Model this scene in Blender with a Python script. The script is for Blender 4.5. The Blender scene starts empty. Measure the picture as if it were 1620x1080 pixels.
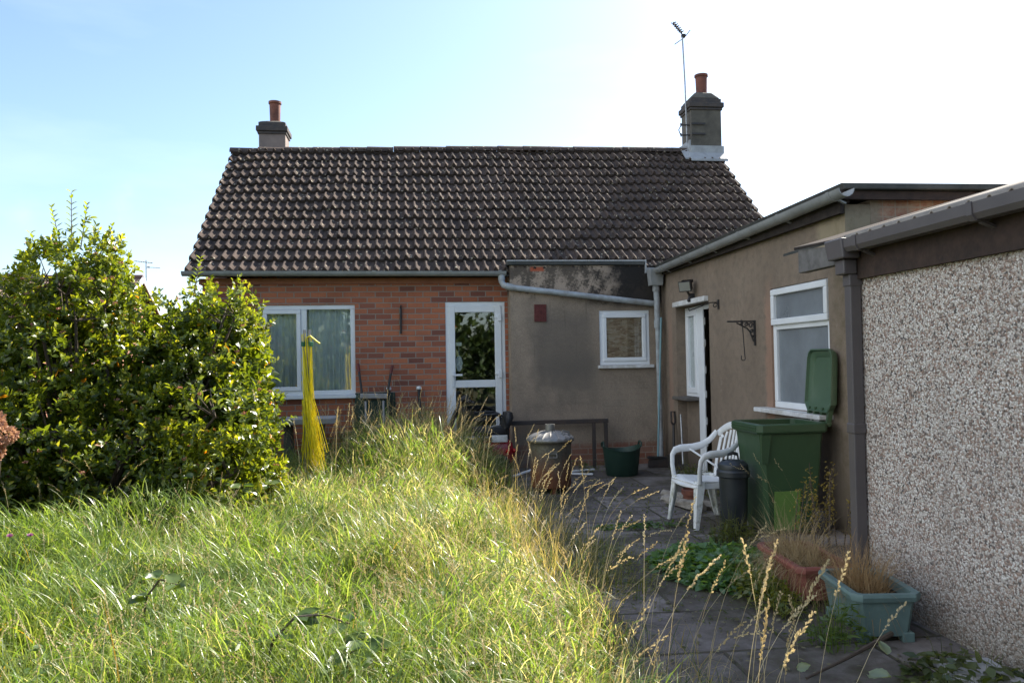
import bpy, math, random
import numpy as np
from mathutils import Vector, Matrix
R = math.radians
random.seed(7)
rng = np.random.default_rng(11)
scene = bpy.context.scene
col = scene.collection

# ------------------------------------------------------------------ camera, sky, sun, exposure
cam_d = bpy.data.cameras.new("camera")
cam = bpy.data.objects.new("camera", cam_d)
col.objects.link(cam)
cam_d.sensor_width = 36.0
cam_d.lens = 36.0 * 1236 / 1620
cam_d.clip_end = 1000
cam.matrix_world = (Matrix.Translation((0, 0, 1.45)) @ Matrix.Rotation(R(-7.6), 4, 'Z')
                    @ Matrix.Rotation(R(91.4), 4, 'X') @ Matrix.Rotation(R(-1.0), 4, 'Z'))
scene.camera = cam

SUN = Vector((1.2, 1.0, 1.36)).normalized()
SUN_EL = math.asin(SUN.z)
SUN_AZ = math.atan2(SUN.x, SUN.y)          # from +Y towards +X
world = bpy.data.worlds.new("World")
scene.world = world
world.use_nodes = True
wt = world.node_tree
bg = wt.nodes["Background"]
sky = wt.nodes.new("ShaderNodeTexSky")
sky.sky_type = 'NISHITA'
sky.sun_disc = False
sky.sun_elevation = SUN_EL
sky.sun_rotation = SUN_AZ
sky.air_density = 1.0
sky.dust_density = 1.1
sky.ozone_density = 2.6
# thin, barely visible high cloud on top of the sky
tc = wt.nodes.new("ShaderNodeTexCoord")
mp = wt.nodes.new("ShaderNodeMapping"); mp.inputs["Scale"].default_value = (1.2, 1.2, 5.0)
nz = wt.nodes.new("ShaderNodeTexNoise"); nz.inputs["Scale"].default_value = 2.2; nz.inputs["Detail"].default_value = 6
cr = wt.nodes.new("ShaderNodeValToRGB")
cr.color_ramp.elements[0].position = 0.48; cr.color_ramp.elements[0].color = (0, 0, 0, 1)
cr.color_ramp.elements[1].position = 0.80; cr.color_ramp.elements[1].color = (0.16, 0.16, 0.16, 1)
mx = wt.nodes.new("ShaderNodeMix"); mx.data_type = 'RGBA'
wt.links.new(tc.outputs["Generated"], mp.inputs["Vector"])
wt.links.new(mp.outputs["Vector"], nz.inputs["Vector"])
wt.links.new(nz.outputs["Fac"], cr.inputs["Fac"])
wt.links.new(cr.outputs["Color"], mx.inputs[0])
wt.links.new(sky.outputs["Color"], mx.inputs[6])
mx.inputs[7].default_value = (7.0, 7.4, 7.8, 1)
# broken bright cloud added out of view behind and left, lifting the shaded walls
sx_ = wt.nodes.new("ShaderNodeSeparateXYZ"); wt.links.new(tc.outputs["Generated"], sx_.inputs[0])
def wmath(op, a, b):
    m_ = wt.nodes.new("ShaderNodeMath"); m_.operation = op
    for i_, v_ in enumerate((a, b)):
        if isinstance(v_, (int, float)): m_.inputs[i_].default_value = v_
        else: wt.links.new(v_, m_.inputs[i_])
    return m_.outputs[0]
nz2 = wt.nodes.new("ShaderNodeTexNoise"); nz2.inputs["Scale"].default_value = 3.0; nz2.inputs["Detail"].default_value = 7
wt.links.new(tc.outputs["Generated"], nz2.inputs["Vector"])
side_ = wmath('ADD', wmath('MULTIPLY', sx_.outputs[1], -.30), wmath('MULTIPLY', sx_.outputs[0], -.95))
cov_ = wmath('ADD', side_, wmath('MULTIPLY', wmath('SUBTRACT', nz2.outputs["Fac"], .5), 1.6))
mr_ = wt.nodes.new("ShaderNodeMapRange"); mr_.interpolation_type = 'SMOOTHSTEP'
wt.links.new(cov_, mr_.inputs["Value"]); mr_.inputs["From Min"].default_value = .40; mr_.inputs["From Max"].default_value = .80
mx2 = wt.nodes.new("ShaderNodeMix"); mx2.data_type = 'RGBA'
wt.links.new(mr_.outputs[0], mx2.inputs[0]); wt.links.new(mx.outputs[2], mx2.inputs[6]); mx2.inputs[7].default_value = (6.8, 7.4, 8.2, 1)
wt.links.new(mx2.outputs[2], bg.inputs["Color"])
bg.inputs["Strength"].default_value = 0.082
sun_d = bpy.data.lights.new("sun", 'SUN')
sun_d.energy = 5.0
sun_d.angle = R(0.53)
sun_d.color = (1.0, 0.93, 0.82)
sun_o = bpy.data.objects.new("sun", sun_d)
sun_o.rotation_euler = (-SUN).to_track_quat('-Z', 'Y').to_euler()
sun_o.location = (20, 20, 25)
col.objects.link(sun_o)
scene.view_settings.view_transform = 'Standard'
scene.view_settings.look = 'None'
scene.view_settings.exposure = 1.70
scene.view_settings.gamma = 1.0

# ------------------------------------------------------------------ mesh helpers
class MB:
    def __init__(s):
        s.v = []; s.f = []; s.m = []; s.mi = 0
    def face(s, idx):
        s.f.append(tuple(idx)); s.m.append(s.mi)
    def quad(s, a, b, c, d):
        n = len(s.v); s.v += [tuple(a), tuple(b), tuple(c), tuple(d)]; s.face((n, n+1, n+2, n+3)); return s
    def poly(s, pts):
        n = len(s.v); s.v += [tuple(p) for p in pts]; s.face(range(n, n+len(pts))); return s
    def box(s, x0, x1, y0, y1, z0, z1):
        return s.hexa([(x0,y0,z0),(x1,y0,z0),(x1,y1,z0),(x0,y1,z0),(x0,y0,z1),(x1,y0,z1),(x1,y1,z1),(x0,y1,z1)])
    def hexa(s, p):
        n = len(s.v); s.v += [tuple(q) for q in p]
        for q in ((0,3,2,1),(4,5,6,7),(0,1,5,4),(1,2,6,5),(2,3,7,6),(3,0,4,7)):
            s.face([n+i for i in q])
        return s
    def obox(s, c, size, rot=(0,0,0)):
        M = Matrix.Rotation(rot[2],3,'Z') @ Matrix.Rotation(rot[1],3,'Y') @ Matrix.Rotation(rot[0],3,'X')
        c = Vector(c); a, b, d = size[0]/2, size[1]/2, size[2]/2
        return s.hexa([c + M @ Vector(q) for q in ((-a,-b,-d),(a,-b,-d),(a,b,-d),(-a,b,-d),(-a,-b,d),(a,-b,d),(a,b,d),(-a,b,d))])
    def bar(s, p, q, w, t, up=(0,0,1)):
        p = Vector(p); q = Vector(q); d = (q-p).normalized(); u = Vector(up)
        sx = d.cross(u); sx = sx.normalized() if sx.length > 1e-6 else Vector((1,0,0))
        sz = sx.cross(d)
        sx *= w/2; sz *= t/2
        return s.hexa([p-sx-sz, p+sx-sz, p+sx+sz, p-sx+sz, q-sx-sz, q+sx-sz, q+sx+sz, q-sx+sz])
    def tube(s, pts, r, n=8, cap=True, flat=1.0, up=(0,0,1)):
        pts = [Vector(p) for p in pts]; k = len(pts)
        rs = r if isinstance(r, (list, tuple)) else [r]*k
        base = len(s.v); prev = None
        for i, p in enumerate(pts):
            d = (pts[min(i+1,k-1)] - pts[max(i-1,0)])
            d = d.normalized() if d.length > 0 else Vector((0,0,1))
            if prev is None:
                u = Vector(up)
                if abs(d.dot(u)) > .97: u = Vector((1,0,0))
                a = d.cross(u).normalized()
            else:
                a = (prev - d*prev.dot(d)).normalized()
            prev = a; b = d.cross(a)
            for j in range(n):
                t = 2*math.pi*j/n
                s.v.append(tuple(p + a*math.cos(t)*rs[i] + b*math.sin(t)*rs[i]*flat))
        for i in range(k-1):
            for j in range(n):
                j2 = (j+1) % n
                s.face((base+i*n+j, base+i*n+j2, base+(i+1)*n+j2, base+(i+1)*n+j))
        if cap:
            s.face([base+j for j in range(n)][::-1]); s.face([base+(k-1)*n+j for j in range(n)])
        return s
    def lathe(s, prof, c=(0,0,0), n=24, wob=0.0, sx=1.0, sy=1.0):
        base = len(s.v); c = Vector(c)
        for (r, z) in prof:
            for j in range(n):
                t = 2*math.pi*j/n
                rr = r*(1+wob*math.cos(t*12)*0.5)
                s.v.append((c.x+rr*math.cos(t)*sx, c.y+rr*math.sin(t)*sy, c.z+z))
        for i in range(len(prof)-1):
            for j in range(n):
                j2 = (j+1) % n
                s.face((base+i*n+j, base+i*n+j2, base+(i+1)*n+j2, base+(i+1)*n+j))
        return s
    def prism(s, pts, vec):
        n = len(pts); b = len(s.v); vec = Vector(vec)
        s.v += [tuple(p) for p in pts] + [tuple(Vector(p)+vec) for p in pts]
        s.face([b+i for i in range(n)][::-1]); s.face([b+n+i for i in range(n)])
        for i in range(n):
            j = (i+1) % n; s.face((b+i, b+j, b+n+j, b+n+i))
        return s
    def build(s, name, mat, parent=None, smooth=False, bevel=0.0, angle=40, label=None, kind=None, origin=None):
        off = Vector((0,0,0))
        if parent is not None: off = wloc(parent)
        elif origin is not None: off = Vector(origin)
        me = bpy.data.meshes.new(name)
        me.from_pydata([tuple(Vector(p)-off) for p in s.v], [], s.f)
        mats = mat if isinstance(mat, (list, tuple)) else [mat]
        for m in mats: me.materials.append(m)
        if len(mats) > 1: me.polygons.foreach_set('material_index', s.m)
        import bmesh
        bm = bmesh.new(); bm.from_mesh(me)
        bmesh.ops.recalc_face_normals(bm, faces=bm.faces)
        bm.to_mesh(me); bm.free()
        if smooth:
            me.polygons.foreach_set('use_smooth', [True]*len(me.polygons))
            me.set_sharp_from_angle(angle=R(angle))
        me.update()
        return link(name, me, parent, bevel, label, kind, origin)

def wloc(o):
    p = Vector((0,0,0))
    while o is not None:
        p = p + o.location; o = o.parent
    return p
def link(name, me, parent=None, bevel=0, label=None, kind=None, origin=None):
    o = bpy.data.objects.new(name, me); col.objects.link(o)
    if parent is not None: o.parent = parent
    elif origin is not None: o.location = origin
    if bevel:
        b = o.modifiers.new('bevel', 'BEVEL'); b.width = bevel; b.segments = 2; b.limit_method = 'ANGLE'; b.angle_limit = R(35)
    if label: o['label'] = label
    if kind: o['kind'] = kind
    return o
def thing(name, label, cat, loc=(0,0,0), group=None):
    o = bpy.data.objects.new(name, None); o.empty_display_size = .1
    col.objects.link(o); o.location = loc
    o['label'] = label; o['category'] = cat
    if group: o['group'] = group
    return o
def tag(o, label=None, cat=None, group=None, kind=None):
    if label: o['label'] = label
    if cat: o['category'] = cat
    if group: o['group'] = group
    if kind: o['kind'] = kind
    return o
def copy_tree(o, parent=None):
    c = o.copy(); col.objects.link(c)
    if parent is not None: c.parent = parent
    for ch in list(o.children): copy_tree(ch, c)
    return c
def np_mesh(name, verts, faces, mat, colors=None, parent=None, smooth=False, origin=None, label=None, kind=None):
    off = np.array(wloc(parent)) if parent is not None else (np.array(origin) if origin is not None else np.zeros(3))
    verts = np.asarray(verts, dtype=np.float32) - off.astype(np.float32)
    faces = np.asarray(faces, dtype=np.int32)
    me = bpy.data.meshes.new(name); k = faces.shape[1]
    me.vertices.add(len(verts)); me.vertices.foreach_set('co', verts.ravel())
    me.loops.add(faces.size); me.loops.foreach_set('vertex_index', faces.ravel())
    me.polygons.add(len(faces)); me.polygons.foreach_set('loop_start', np.arange(0, faces.size, k, dtype=np.int32))
    if smooth: me.polygons.foreach_set('use_smooth', np.ones(len(faces), dtype=bool))
    me.update(calc_edges=True)
    if colors is not None:
        ca = me.color_attributes.new('Col', 'FLOAT_COLOR', 'POINT')
        rgba = np.ones((len(verts), 4), dtype=np.float32); rgba[:, :3] = colors
        ca.data.foreach_set('color', rgba.ravel())
    me.materials.append(mat)
    return link(name, me, parent, 0, label, kind, origin)
def wall_panel(mb, axis, a0, a1, z0, z1, t0, t1, openings):
    """wall in plane axis 'x' (runs along x, thickness along y t0..t1) or 'y' (runs along y, thickness along x)."""
    us = sorted({a0, a1} | {o[0] for o in openings} | {o[1] for o in openings})
    zs = sorted({z0, z1} | {o[2] for o in openings} | {o[3] for o in openings})
    us = [u for u in us if a0 <= u <= a1]; zs = [z for z in zs if z0 <= z <= z1]
    P = (lambda u, t, z: (u, t, z)) if axis == 'x' else (lambda u, t, z: (t, u, z))
    def solid(i, j):
        if i < 0 or j < 0 or i >= len(us)-1 or j >= len(zs)-1: return False
        cu, cz = (us[i]+us[i+1])/2, (zs[j]+zs[j+1])/2
        return not any(o[0] < cu < o[1] and o[2] < cz < o[3] for o in openings)
    for i in range(len(us)-1):
        for j in range(len(zs)-1):
            if not solid(i, j): continue
            u0, u1, w0, w1 = us[i], us[i+1], zs[j], zs[j+1]
            mb.quad(P(u0,t0,w0), P(u1,t0,w0), P(u1,t0,w1), P(u0,t0,w1))
            mb.quad(P(u0,t1,w0), P(u1,t1,w0), P(u1,t1,w1), P(u0,t1,w1))
            if not solid(i-1,j): mb.quad(P(u0,t0,w0), P(u0,t1,w0), P(u0,t1,w1), P(u0,t0,w1))
            if not solid(i+1,j): mb.quad(P(u1,t0,w0), P(u1,t1,w0), P(u1,t1,w1), P(u1,t0,w1))
            if not solid(i,j-1): mb.quad(P(u0,t0,w0), P(u1,t0,w0), P(u1,t1,w0), P(u0,t1,w0))
            if not solid(i,j+1): mb.quad(P(u0,t0,w1), P(u1,t0,w1), P(u1,t1,w1), P(u0,t1,w1))
    return mb
def frame_rect(mb, axis, a0, a1, z0, z1, t0, t1, w):
    """picture frame of four butted bars"""
    if axis == 'x':
        mb.box(a0, a1, t0, t1, z0, z0+w); mb.box(a0, a1, t0, t1, z1-w, z1)
        mb.box(a0, a0+w, t0, t1, z0+w, z1-w); mb.box(a1-w, a1, t0, t1, z0+w, z1-w)
    else:
        mb.box(t0, t1, a0, a1, z0, z0+w); mb.box(t0, t1, a0, a1, z1-w, z1)
        mb.box(t0, t1, a0, a0+w, z0+w, z1-w); mb.box(t0, t1, a1-w, a1, z0+w, z1-w)
    return mb

# ------------------------------------------------------------------ material helpers
class NM:
    def __init__(s, name):
        s.mat = bpy.data.materials.new(name); s.mat.use_nodes = True
        s.t = s.mat.node_tree; s.t.nodes.clear()
        s.out = s.t.nodes.new('ShaderNodeOutputMaterial')
        s._obj = None
    def n(s, typ, ins=None, **kw):
        nd = s.t.nodes.new('ShaderNode'+typ)
        for k, v in kw.items(): setattr(nd, k, v)
        for k, v in (ins or {}).items(): s.set(nd.inputs[k], v)
        return nd
    def set(s, sock, v):
        if isinstance(v, bpy.types.NodeSocket): s.t.links.new(v, sock)
        elif isinstance(v, (tuple, list)) and len(v) == 3 and sock.type == 'RGBA': sock.default_value = (*v, 1)
        else: sock.default_value = v
    def obj(s):
        if s._obj is None: s._obj = s.n('TexCoord').outputs['Object']
        return s._obj
    def attr(s, name='Col'):
        return s.n('Attribute', attribute_name=name).outputs['Color']
    def noise(s, vec, scale, detail=4, rough=.6, dist=0.0):
        return s.n('TexNoise', {'Vector': vec, 'Scale': scale, 'Detail': detail, 'Roughness': rough, 'Distortion': dist}).outputs['Fac']
    def mapping(s, vec, loc=(0,0,0), rot=(0,0,0), scale=(1,1,1)):
        return s.n('Mapping', {'Vector': vec, 'Location': loc, 'Rotation': rot, 'Scale': scale}).outputs['Vector']
    def mix(s, fac, a, b, blend='MIX'):
        nd = s.n('Mix', data_type='RGBA', blend_type=blend)
        s.set(nd.inputs[0], fac); s.set(nd.inputs[6], a); s.set(nd.inputs[7], b)
        return nd.outputs[2]
    def math(s, op, a, b=0.0, clamp=False):
        nd = s.n('Math', operation=op); nd.use_clamp = clamp
        s.set(nd.inputs[0], a); s.set(nd.inputs[1], b); return nd.outputs[0]
    def rng(s, v, a, b, c=0.0, d=1.0):
        return s.n('MapRange', {'Value': v, 'From Min': a, 'From Max': b, 'To Min': c, 'To Max': d}).outputs[0]
    def ramp(s, fac, stops, interp='LINEAR'):
        nd = s.n('ValToRGB', {'Fac': fac}); e = nd.color_ramp.elements; nd.color_ramp.interpolation = interp
        while len(e) < len(stops): e.new(.5)
        for i, (p, c) in enumerate(stops):
            e[i].position = p; e[i].color = (*c, 1) if len(c) == 3 else c
        return nd.outputs['Color']
    def sep(s, vec):
        nd = s.n('SeparateXYZ', {'Vector': vec}); return nd.outputs
    def comb(s, x=0.0, y=0.0, z=0.0):
        return s.n('CombineXYZ', {'X': x, 'Y': y, 'Z': z}).outputs[0]
    def band(s, v, lo, hi, soft, wob=None):
        """1 inside lo..hi with soft, wobbling edges"""
        if wob is not None: v = s.math('ADD', v, wob)
        a = s.rng(v, lo-soft, lo+soft); b = s.rng(v, hi-soft, hi+soft, 1.0, 0.0)
        return s.math('MULTIPLY', a, b)
    def bump(s, h, strength=.3, dist=.01, normal=None):
        ins = {'Height': h, 'Strength': strength, 'Distance': dist}
        if normal is not None: ins['Normal'] = normal
        return s.n('Bump', ins).outputs[0]
    def surf(s, color, rough=.7, bump=None, metal=0.0, spec=.5, **extra):
        ins = {'Base Color': color, 'Roughness': rough, 'Metallic': metal, 'Specular IOR Level': spec}
        if bump is not None: ins['Normal'] = bump
        ins.update(extra)
        b = s.n('BsdfPrincipled', ins)
        s.t.links.new(b.outputs[0], s.out.inputs[0]); return s.mat

def pmat(name, c1, c2=None, scale=6, rough=.6, bump=.15, bscale=90, metal=0.0, spec=.4, lo=.35, hi=.7, dist=.004):
    M = NM(name); v = M.obj()
    n1 = M.noise(v, scale, 6, .65)
    c = M.mix(M.rng(n1, lo, hi), c1, c2) if c2 else c1
    n2 = M.noise(v, bscale, 3)
    rr = M.rng(n1, .2, .8, max(rough-.12, .03), min(rough+.12, 1))
    return M.surf(c, rr, M.bump(n2, bump, dist) if bump else None, metal, spec)

def m_brick(axis='x', name='brick', dark=1.0):
    M = NM(name); x, y, z = M.sep(M.obj())
    vec = M.comb(x if axis == 'x' else y, z, 0.0)
    wob = M.noise(vec, 5, 2)
    vec2 = M.n('VectorMath', {0: vec, 1: M.comb(M.rng(wob,0,1,-.006,.006), M.rng(wob,0,1,-.003,.003), 0.0)}, operation='ADD').outputs[0]
    b = M.n('TexBrick', {'Vector': vec2, 'Color1': (0,0,0), 'Color2': (1,1,1), 'Mortar': (.5,.5,.5), 'Scale': 1.0, 'Mortar Size': .0075,
                         'Mortar Smooth': .3, 'Bias': 0.0, 'Brick Width': .215, 'Row Height': .0755}, offset=.5)
    c = M.ramp(b.outputs['Color'], [(0, (.18,.070,.052)), (.13, (.28,.098,.062)), (.30, (.40,.135,.070)), (.62, (.49,.172,.086)), (.86, (.44,.152,.08)), (1, (.22,.085,.064))])
    fine = M.noise(vec, 55, 5, .7)
    c = M.mix(M.rng(fine, .3, .75, 0, .45), c, (.18,.075,.05))
    big = M.noise(vec, 1.6, 5, .6)
    c = M.mix(M.rng(big, .48, .8, 0, .55), c, (.13,.06,.045))
    mort = M.mix(M.noise(vec, 12), (.34,.28,.235), (.22,.185,.16))
    c = M.mix(b.outputs['Fac'], c, mort)
    h = M.math('ADD', M.math('MULTIPLY', b.outputs['Fac'], -1.0), M.math('MULTIPLY', fine, .35))
    return M.surf(c, .85, M.bump(h, .8, .006), spec=.25)

def m_annex():
    # object coordinates: x 0..2.12 along the wall, z height
    M = NM('annex_render'); o = M.obj(); x, y, z = M.sep(o)
    n1 = M.noise(o, 3.2, 8, .65); n2 = M.noise(o, 26, 6, .7); n3 = M.noise(o, 110, 4, .7); n0 = M.noise(o, 1.1, 4)
    wob = M.rng(n1, 0, 1, -.22, .22); wob2 = M.rng(n2, 0, 1, -.07, .07)
    c = M.mix(M.rng(n1, .3, .72), (.36,.285,.215), (.20,.16,.125))
    c = M.mix(M.rng(n2, .5, .72, 0, .6), c, (.40,.32,.24)); c = M.mix(M.rng(n3, .50, .68, 0, .5), c, (.10,.078,.06)); c = M.mix(M.rng(M.noise(o, 60, 3), .62, .70, 0, .5), c, (.46,.39,.31))
    # smooth grey cement patch
    patch = M.math('MULTIPLY', M.band(x, .30, 1.13, .10, M.math('ADD', wob2, M.math('MULTIPLY', wob, .5))), M.band(z, 1.18, 2.1, .12, M.math('ADD', wob2, M.math('MULTIPLY', wob, .5))))
    patch2 = M.math('MULTIPLY', M.band(x, .42, 1.2, .14, wob), M.band(z, .95, 1.5, .12, wob))
    c = M.mix(M.math('MULTIPLY', patch, .62), c, (.128,.112,.096))
    c = M.mix(M.math('MULTIPLY', patch2, .6), c, (.135,.118,.10))
    # pale bricks ghosting through under the window
    bv = M.comb(x, z, 0.0)
    br = M.n('TexBrick', {'Vector': bv, 'Color1': (.7,.7,.7), 'Color2': (1,1,1), 'Mortar': (.1,.1,.1), 'Scale': 1.0, 'Mortar Size': .012, 'Mortar Smooth': .9,
                          'Brick Width': .23, 'Row Height': .08}).outputs['Color']
    gb = M.math('MULTIPLY', M.band(x, 1.2, 2.1, .15, wob), M.band(z, .72, 1.22, .12, wob))
    c = M.mix(M.math('MULTIPLY', gb, M.math('MULTIPLY', br, .5)), c, (.30,.25,.195))
    # paler upper band and black damp soot at the right of the parapet
    up = M.band(z, 2.3, 2.9, .05, wob2)
    c = M.mix(M.math('MULTIPLY', up, M.rng(n2, .30, .55, .3, .95)), c, (.40,.31,.235))
    soot = M.math('MULTIPLY', M.band(x, 1.15, 3.0, .25, wob), M.rng(M.math('ADD', z, wob2), 2.12, 2.24))
    s2 = M.rng(M.math('ADD', n1, M.math('MULTIPLY', n2, .6)), .74, .86)
    sm = M.math('MULTIPLY', M.math('ADD', soot, 0.0), M.math('MAXIMUM', M.rng(M.math('ADD', x, M.math('MULTIPLY', wob, 3.0)), 1.05, 1.55), s2))
    c = M.mix(M.math('MULTIPLY', sm, .94), c, (.018,.017,.017))
    c = M.mix(M.math('MULTIPLY', up, M.math('MULTIPLY', s2, .75)), c, (.02,.019,.018))
    drips = M.noise(M.comb(M.math('MULTIPLY', x, 26.0), 0.0, M.math('MULTIPLY', z, 1.1)), 1.0, 4)
    dm = M.math('MULTIPLY', M.band(z, 1.5, 2.32, .2, wob), M.rng(drips, .60, .74))
    c = M.mix(M.math('MULTIPLY', dm, .6), c, (.045,.04,.036))
    # bare brick near the ground
    bb = M.math('MULTIPLY', M.band(z, -.1, .30, .05, wob2), M.rng(n0, .40, .52))
    c = M.mix(M.math('MULTIPLY', bb, br), c, (.22,.085,.055))
    one = M.math('MULTIPLY', M.band(x, .28, .47, .012), M.band(z, 2.655, 2.715, .008))
    c = M.mix(M.rng(M.noise(o, 75, 4, .75), .45, .75, 0, .38), c, (.05,.042,.035)); c = M.mix(one, c, (.36,.10,.055))
    h = M.math('ADD', M.math('MULTIPLY', n3, M.rng(patch, 0, 1, 1.0, .35)), M.math('MULTIPLY', n2, .8))
    return M.surf(c, .92, M.bump(h, .55, .008), spec=.15)

def m_ext():
    M = NM('extension_render'); o = M.obj(); x, y, z = M.sep(o)
    n1 = M.noise(o, 1.3, 6, .6); n2 = M.noise(o, 10, 6, .7); n3 = M.noise(o, 130, 4, .75)
    c = M.mix(M.rng(n1, .3, .7), (.262,.205,.155), (.20,.156,.118))
    c = M.mix(M.rng(n2, .46, .72, 0, .7), c, (.135,.112,.092)); c = M.mix(M.rng(M.noise(M.mapping(o, scale=(1,3.0,.5)), 2.2, 6, .7), .54, .70, 0, .55), c, (.15,.125,.10)); c = M.mix(M.rng(M.noise(o, 5.5, 6, .75), .60, .72, 0, .6), c, (.34,.285,.22))
    vo = M.n('TexVoronoi', {'Vector': o, 'Scale': 62.0}).outputs['Distance']
    c = M.mix(M.rng(vo, .0, .18, .5, 0), c, (.42,.35,.27)); c = M.mix(M.rng(n3, .48, .70, 0, .55), c, (.12,.092,.068))
    wob = M.rng(n2, 0, 1, -.09, .09)
    # pinkish repair round the openings and pale streak near the corner
    pk = M.math('MULTIPLY', M.band(y, 1.30, 1.46, .03, wob), M.band(z, .7, 2.05, .2, wob))
    c = M.mix(M.math('MULTIPLY', pk, .6), c, (.34,.20,.14))
    pk2 = M.math('MULTIPLY', M.band(y, 4.20, 4.36, .03, wob), M.band(z, .5, 2.0, .2, wob))
    c = M.mix(M.math('MULTIPLY', pk2, .55), c, (.33,.21,.155))
    pl = M.math('MULTIPLY', M.band(y, -.1, .42, .05, wob), M.band(z, 2.25, 2.62, .08, wob))
    c = M.mix(M.math('MULTIPLY', pl, .6), c, (.37,.31,.2))
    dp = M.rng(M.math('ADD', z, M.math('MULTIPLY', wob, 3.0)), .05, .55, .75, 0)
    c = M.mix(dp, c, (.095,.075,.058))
    grn = M.math('MULTIPLY', M.band(y, .02, .2, .08, wob), M.rng(n2, .4, .7))
    c = M.mix(M.math('MULTIPLY', grn, .5), c, (.16,.13,.06))
    h = M.math('ADD', n3, M.math('MULTIPLY', n2, .6))
    return M.surf(c, .93, M.bump(h, .6, .008), spec=.15)

def m_south():
    M = NM('patched_brick_render'); o = M.obj(); x, y, z = M.sep(o)
    n2 = M.noise(o, 9, 6, .7)
    br = M.n('TexBrick', {'Vector': M.comb(x, z, 0.0), 'Color1': (.36,.12,.07), 'Color2': (.26,.08,.05), 'Mortar': (.28,.22,.18), 'Scale': 1.0, 'Mortar Size': .006, 'Brick Width': .11, 'Row Height': .08}, offset=0.0)
    pale = M.mix(M.rng(n2, .35, .65), br.outputs['Color'], (.42,.30,.20))
    c = M.mix(M.rng(M.noise(o, 30, 4), .3, .7), (.31,.245,.175), (.25,.19,.13))
    wob = M.rng(n2, 0, 1, -.12, .12)
    bm_ = M.math('MULTIPLY', M.rng(M.math('ADD', x, wob), .28, .33), M.rng(M.math('ADD', z, M.math('MULTIPLY', wob, .6)), 2.44, 2.50))
    b2 = M.rng(M.math('ADD', M.math('ADD', M.math('MULTIPLY', x, .35), z), wob), 2.86, 2.9)
    c = M.mix(M.math('MAXIMUM', bm_, b2), c, pale)
    return M.surf(c, .9, M.bump(M.noise(o, 80, 4), .5, .006), spec=.15)

def m_pebble():
    M = NM('pebbledash'); o = M.obj()
    v = M.n('VectorMath', {0: M.n('TexNoise', {'Vector': o, 'Scale': 45.0, 'Detail': 3.0}).outputs['Color'], 1: (.022,.022,.022), 2: o}, operation='MULTIPLY_ADD').outputs[0]
    vo = M.n('TexVoronoi', {'Vector': v, 'Scale': 92.0, 'Randomness': 1.0})
    r, g, b = M.sep(vo.outputs['Color'])
    c = M.ramp(r, [(0, (.08,.075,.072)), (.05, (.20,.145,.12)), (.12, (.36,.235,.18)), (.24, (.58,.47,.40)), (.38, (.70,.65,.60)), (.62, (.85,.82,.78)), (.86, (.62,.56,.52)), (.95, (.38,.27,.21))], 'CONSTANT')
    c = M.mix(M.rng(M.noise(o, 260, 2), .3, .7, 0, .25), c, (.45,.42,.40))
    edge = M.rng(vo.outputs['Distance'], .50, .85)
    c = M.mix(M.math('MULTIPLY', edge, .8), c, (.20,.16,.135))
    big = M.noise(o, .9, 4)
    c = M.mix(M.rng(big, .42, .75, 0, .45), c, (.38,.33,.30)); c = M.mix(M.rng(M.noise(M.mapping(o, scale=(1,2.2,.35)), 2.0, 6, .7), .56, .72, 0, .5), c, (.34,.30,.27))
    x, y, z = M.sep(o)
    dirt = M.rng(M.math('ADD', z, M.rng(big, 0, 1, -.3, .3)), .0, .45, .65, 0)
    c = M.mix(dirt, c, (.14,.125,.09))
    c = M.mix(M.math('MULTIPLY', M.band(y, -1.076, -1.066, .003), .3), c, (.14,.12,.11))
    c = M.mix(1.0, c, (1.0,.97,.94), 'MULTIPLY')
    h = M.math('SUBTRACT', 1.0, vo.outputs['Distance'])
    h = M.math('ADD', h, M.math('MULTIPLY', g, .7))
    return M.surf(c, .75, M.bump(h, .9, .012), spec=.3)

def m_tile():
    M = NM('concrete_roof_tile'); o = M.obj()
    n1 = M.noise(o, 2.0, 6, .65); n2 = M.noise(o, 38, 5, .7); n3 = M.noise(o, 150, 3)
    c = M.mix(M.rng(n1, .3, .7), (.092,.069,.058), (.036,.030,.029))
    c = M.mix(M.rng(n2, .45, .75, 0, .6), c, (.135,.105,.086))
    vo = M.n('TexVoronoi', {'Vector': o, 'Scale': 13.0, 'Randomness': 1.0})
    spot = M.math('MULTIPLY', M.rng(vo.outputs['Distance'], .13, .24, 1, 0), M.rng(M.noise(o, 3.4, 3), .46, .56))
    c = M.mix(M.math('MULTIPLY', spot, .92), c, (.42,.38,.29))
    moss = M.math('MULTIPLY', M.rng(M.noise(o, 4.5, 5, .7), .62, .72), M.rng(n2, .45, .6))
    c = M.mix(M.math('MULTIPLY', moss, .7), c, (.13,.12,.035))
    return M.surf(c, .9, M.bump(M.math('ADD', n2, M.math('MULTIPLY', n3, .6)), .5, .006), spec=.1)

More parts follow.
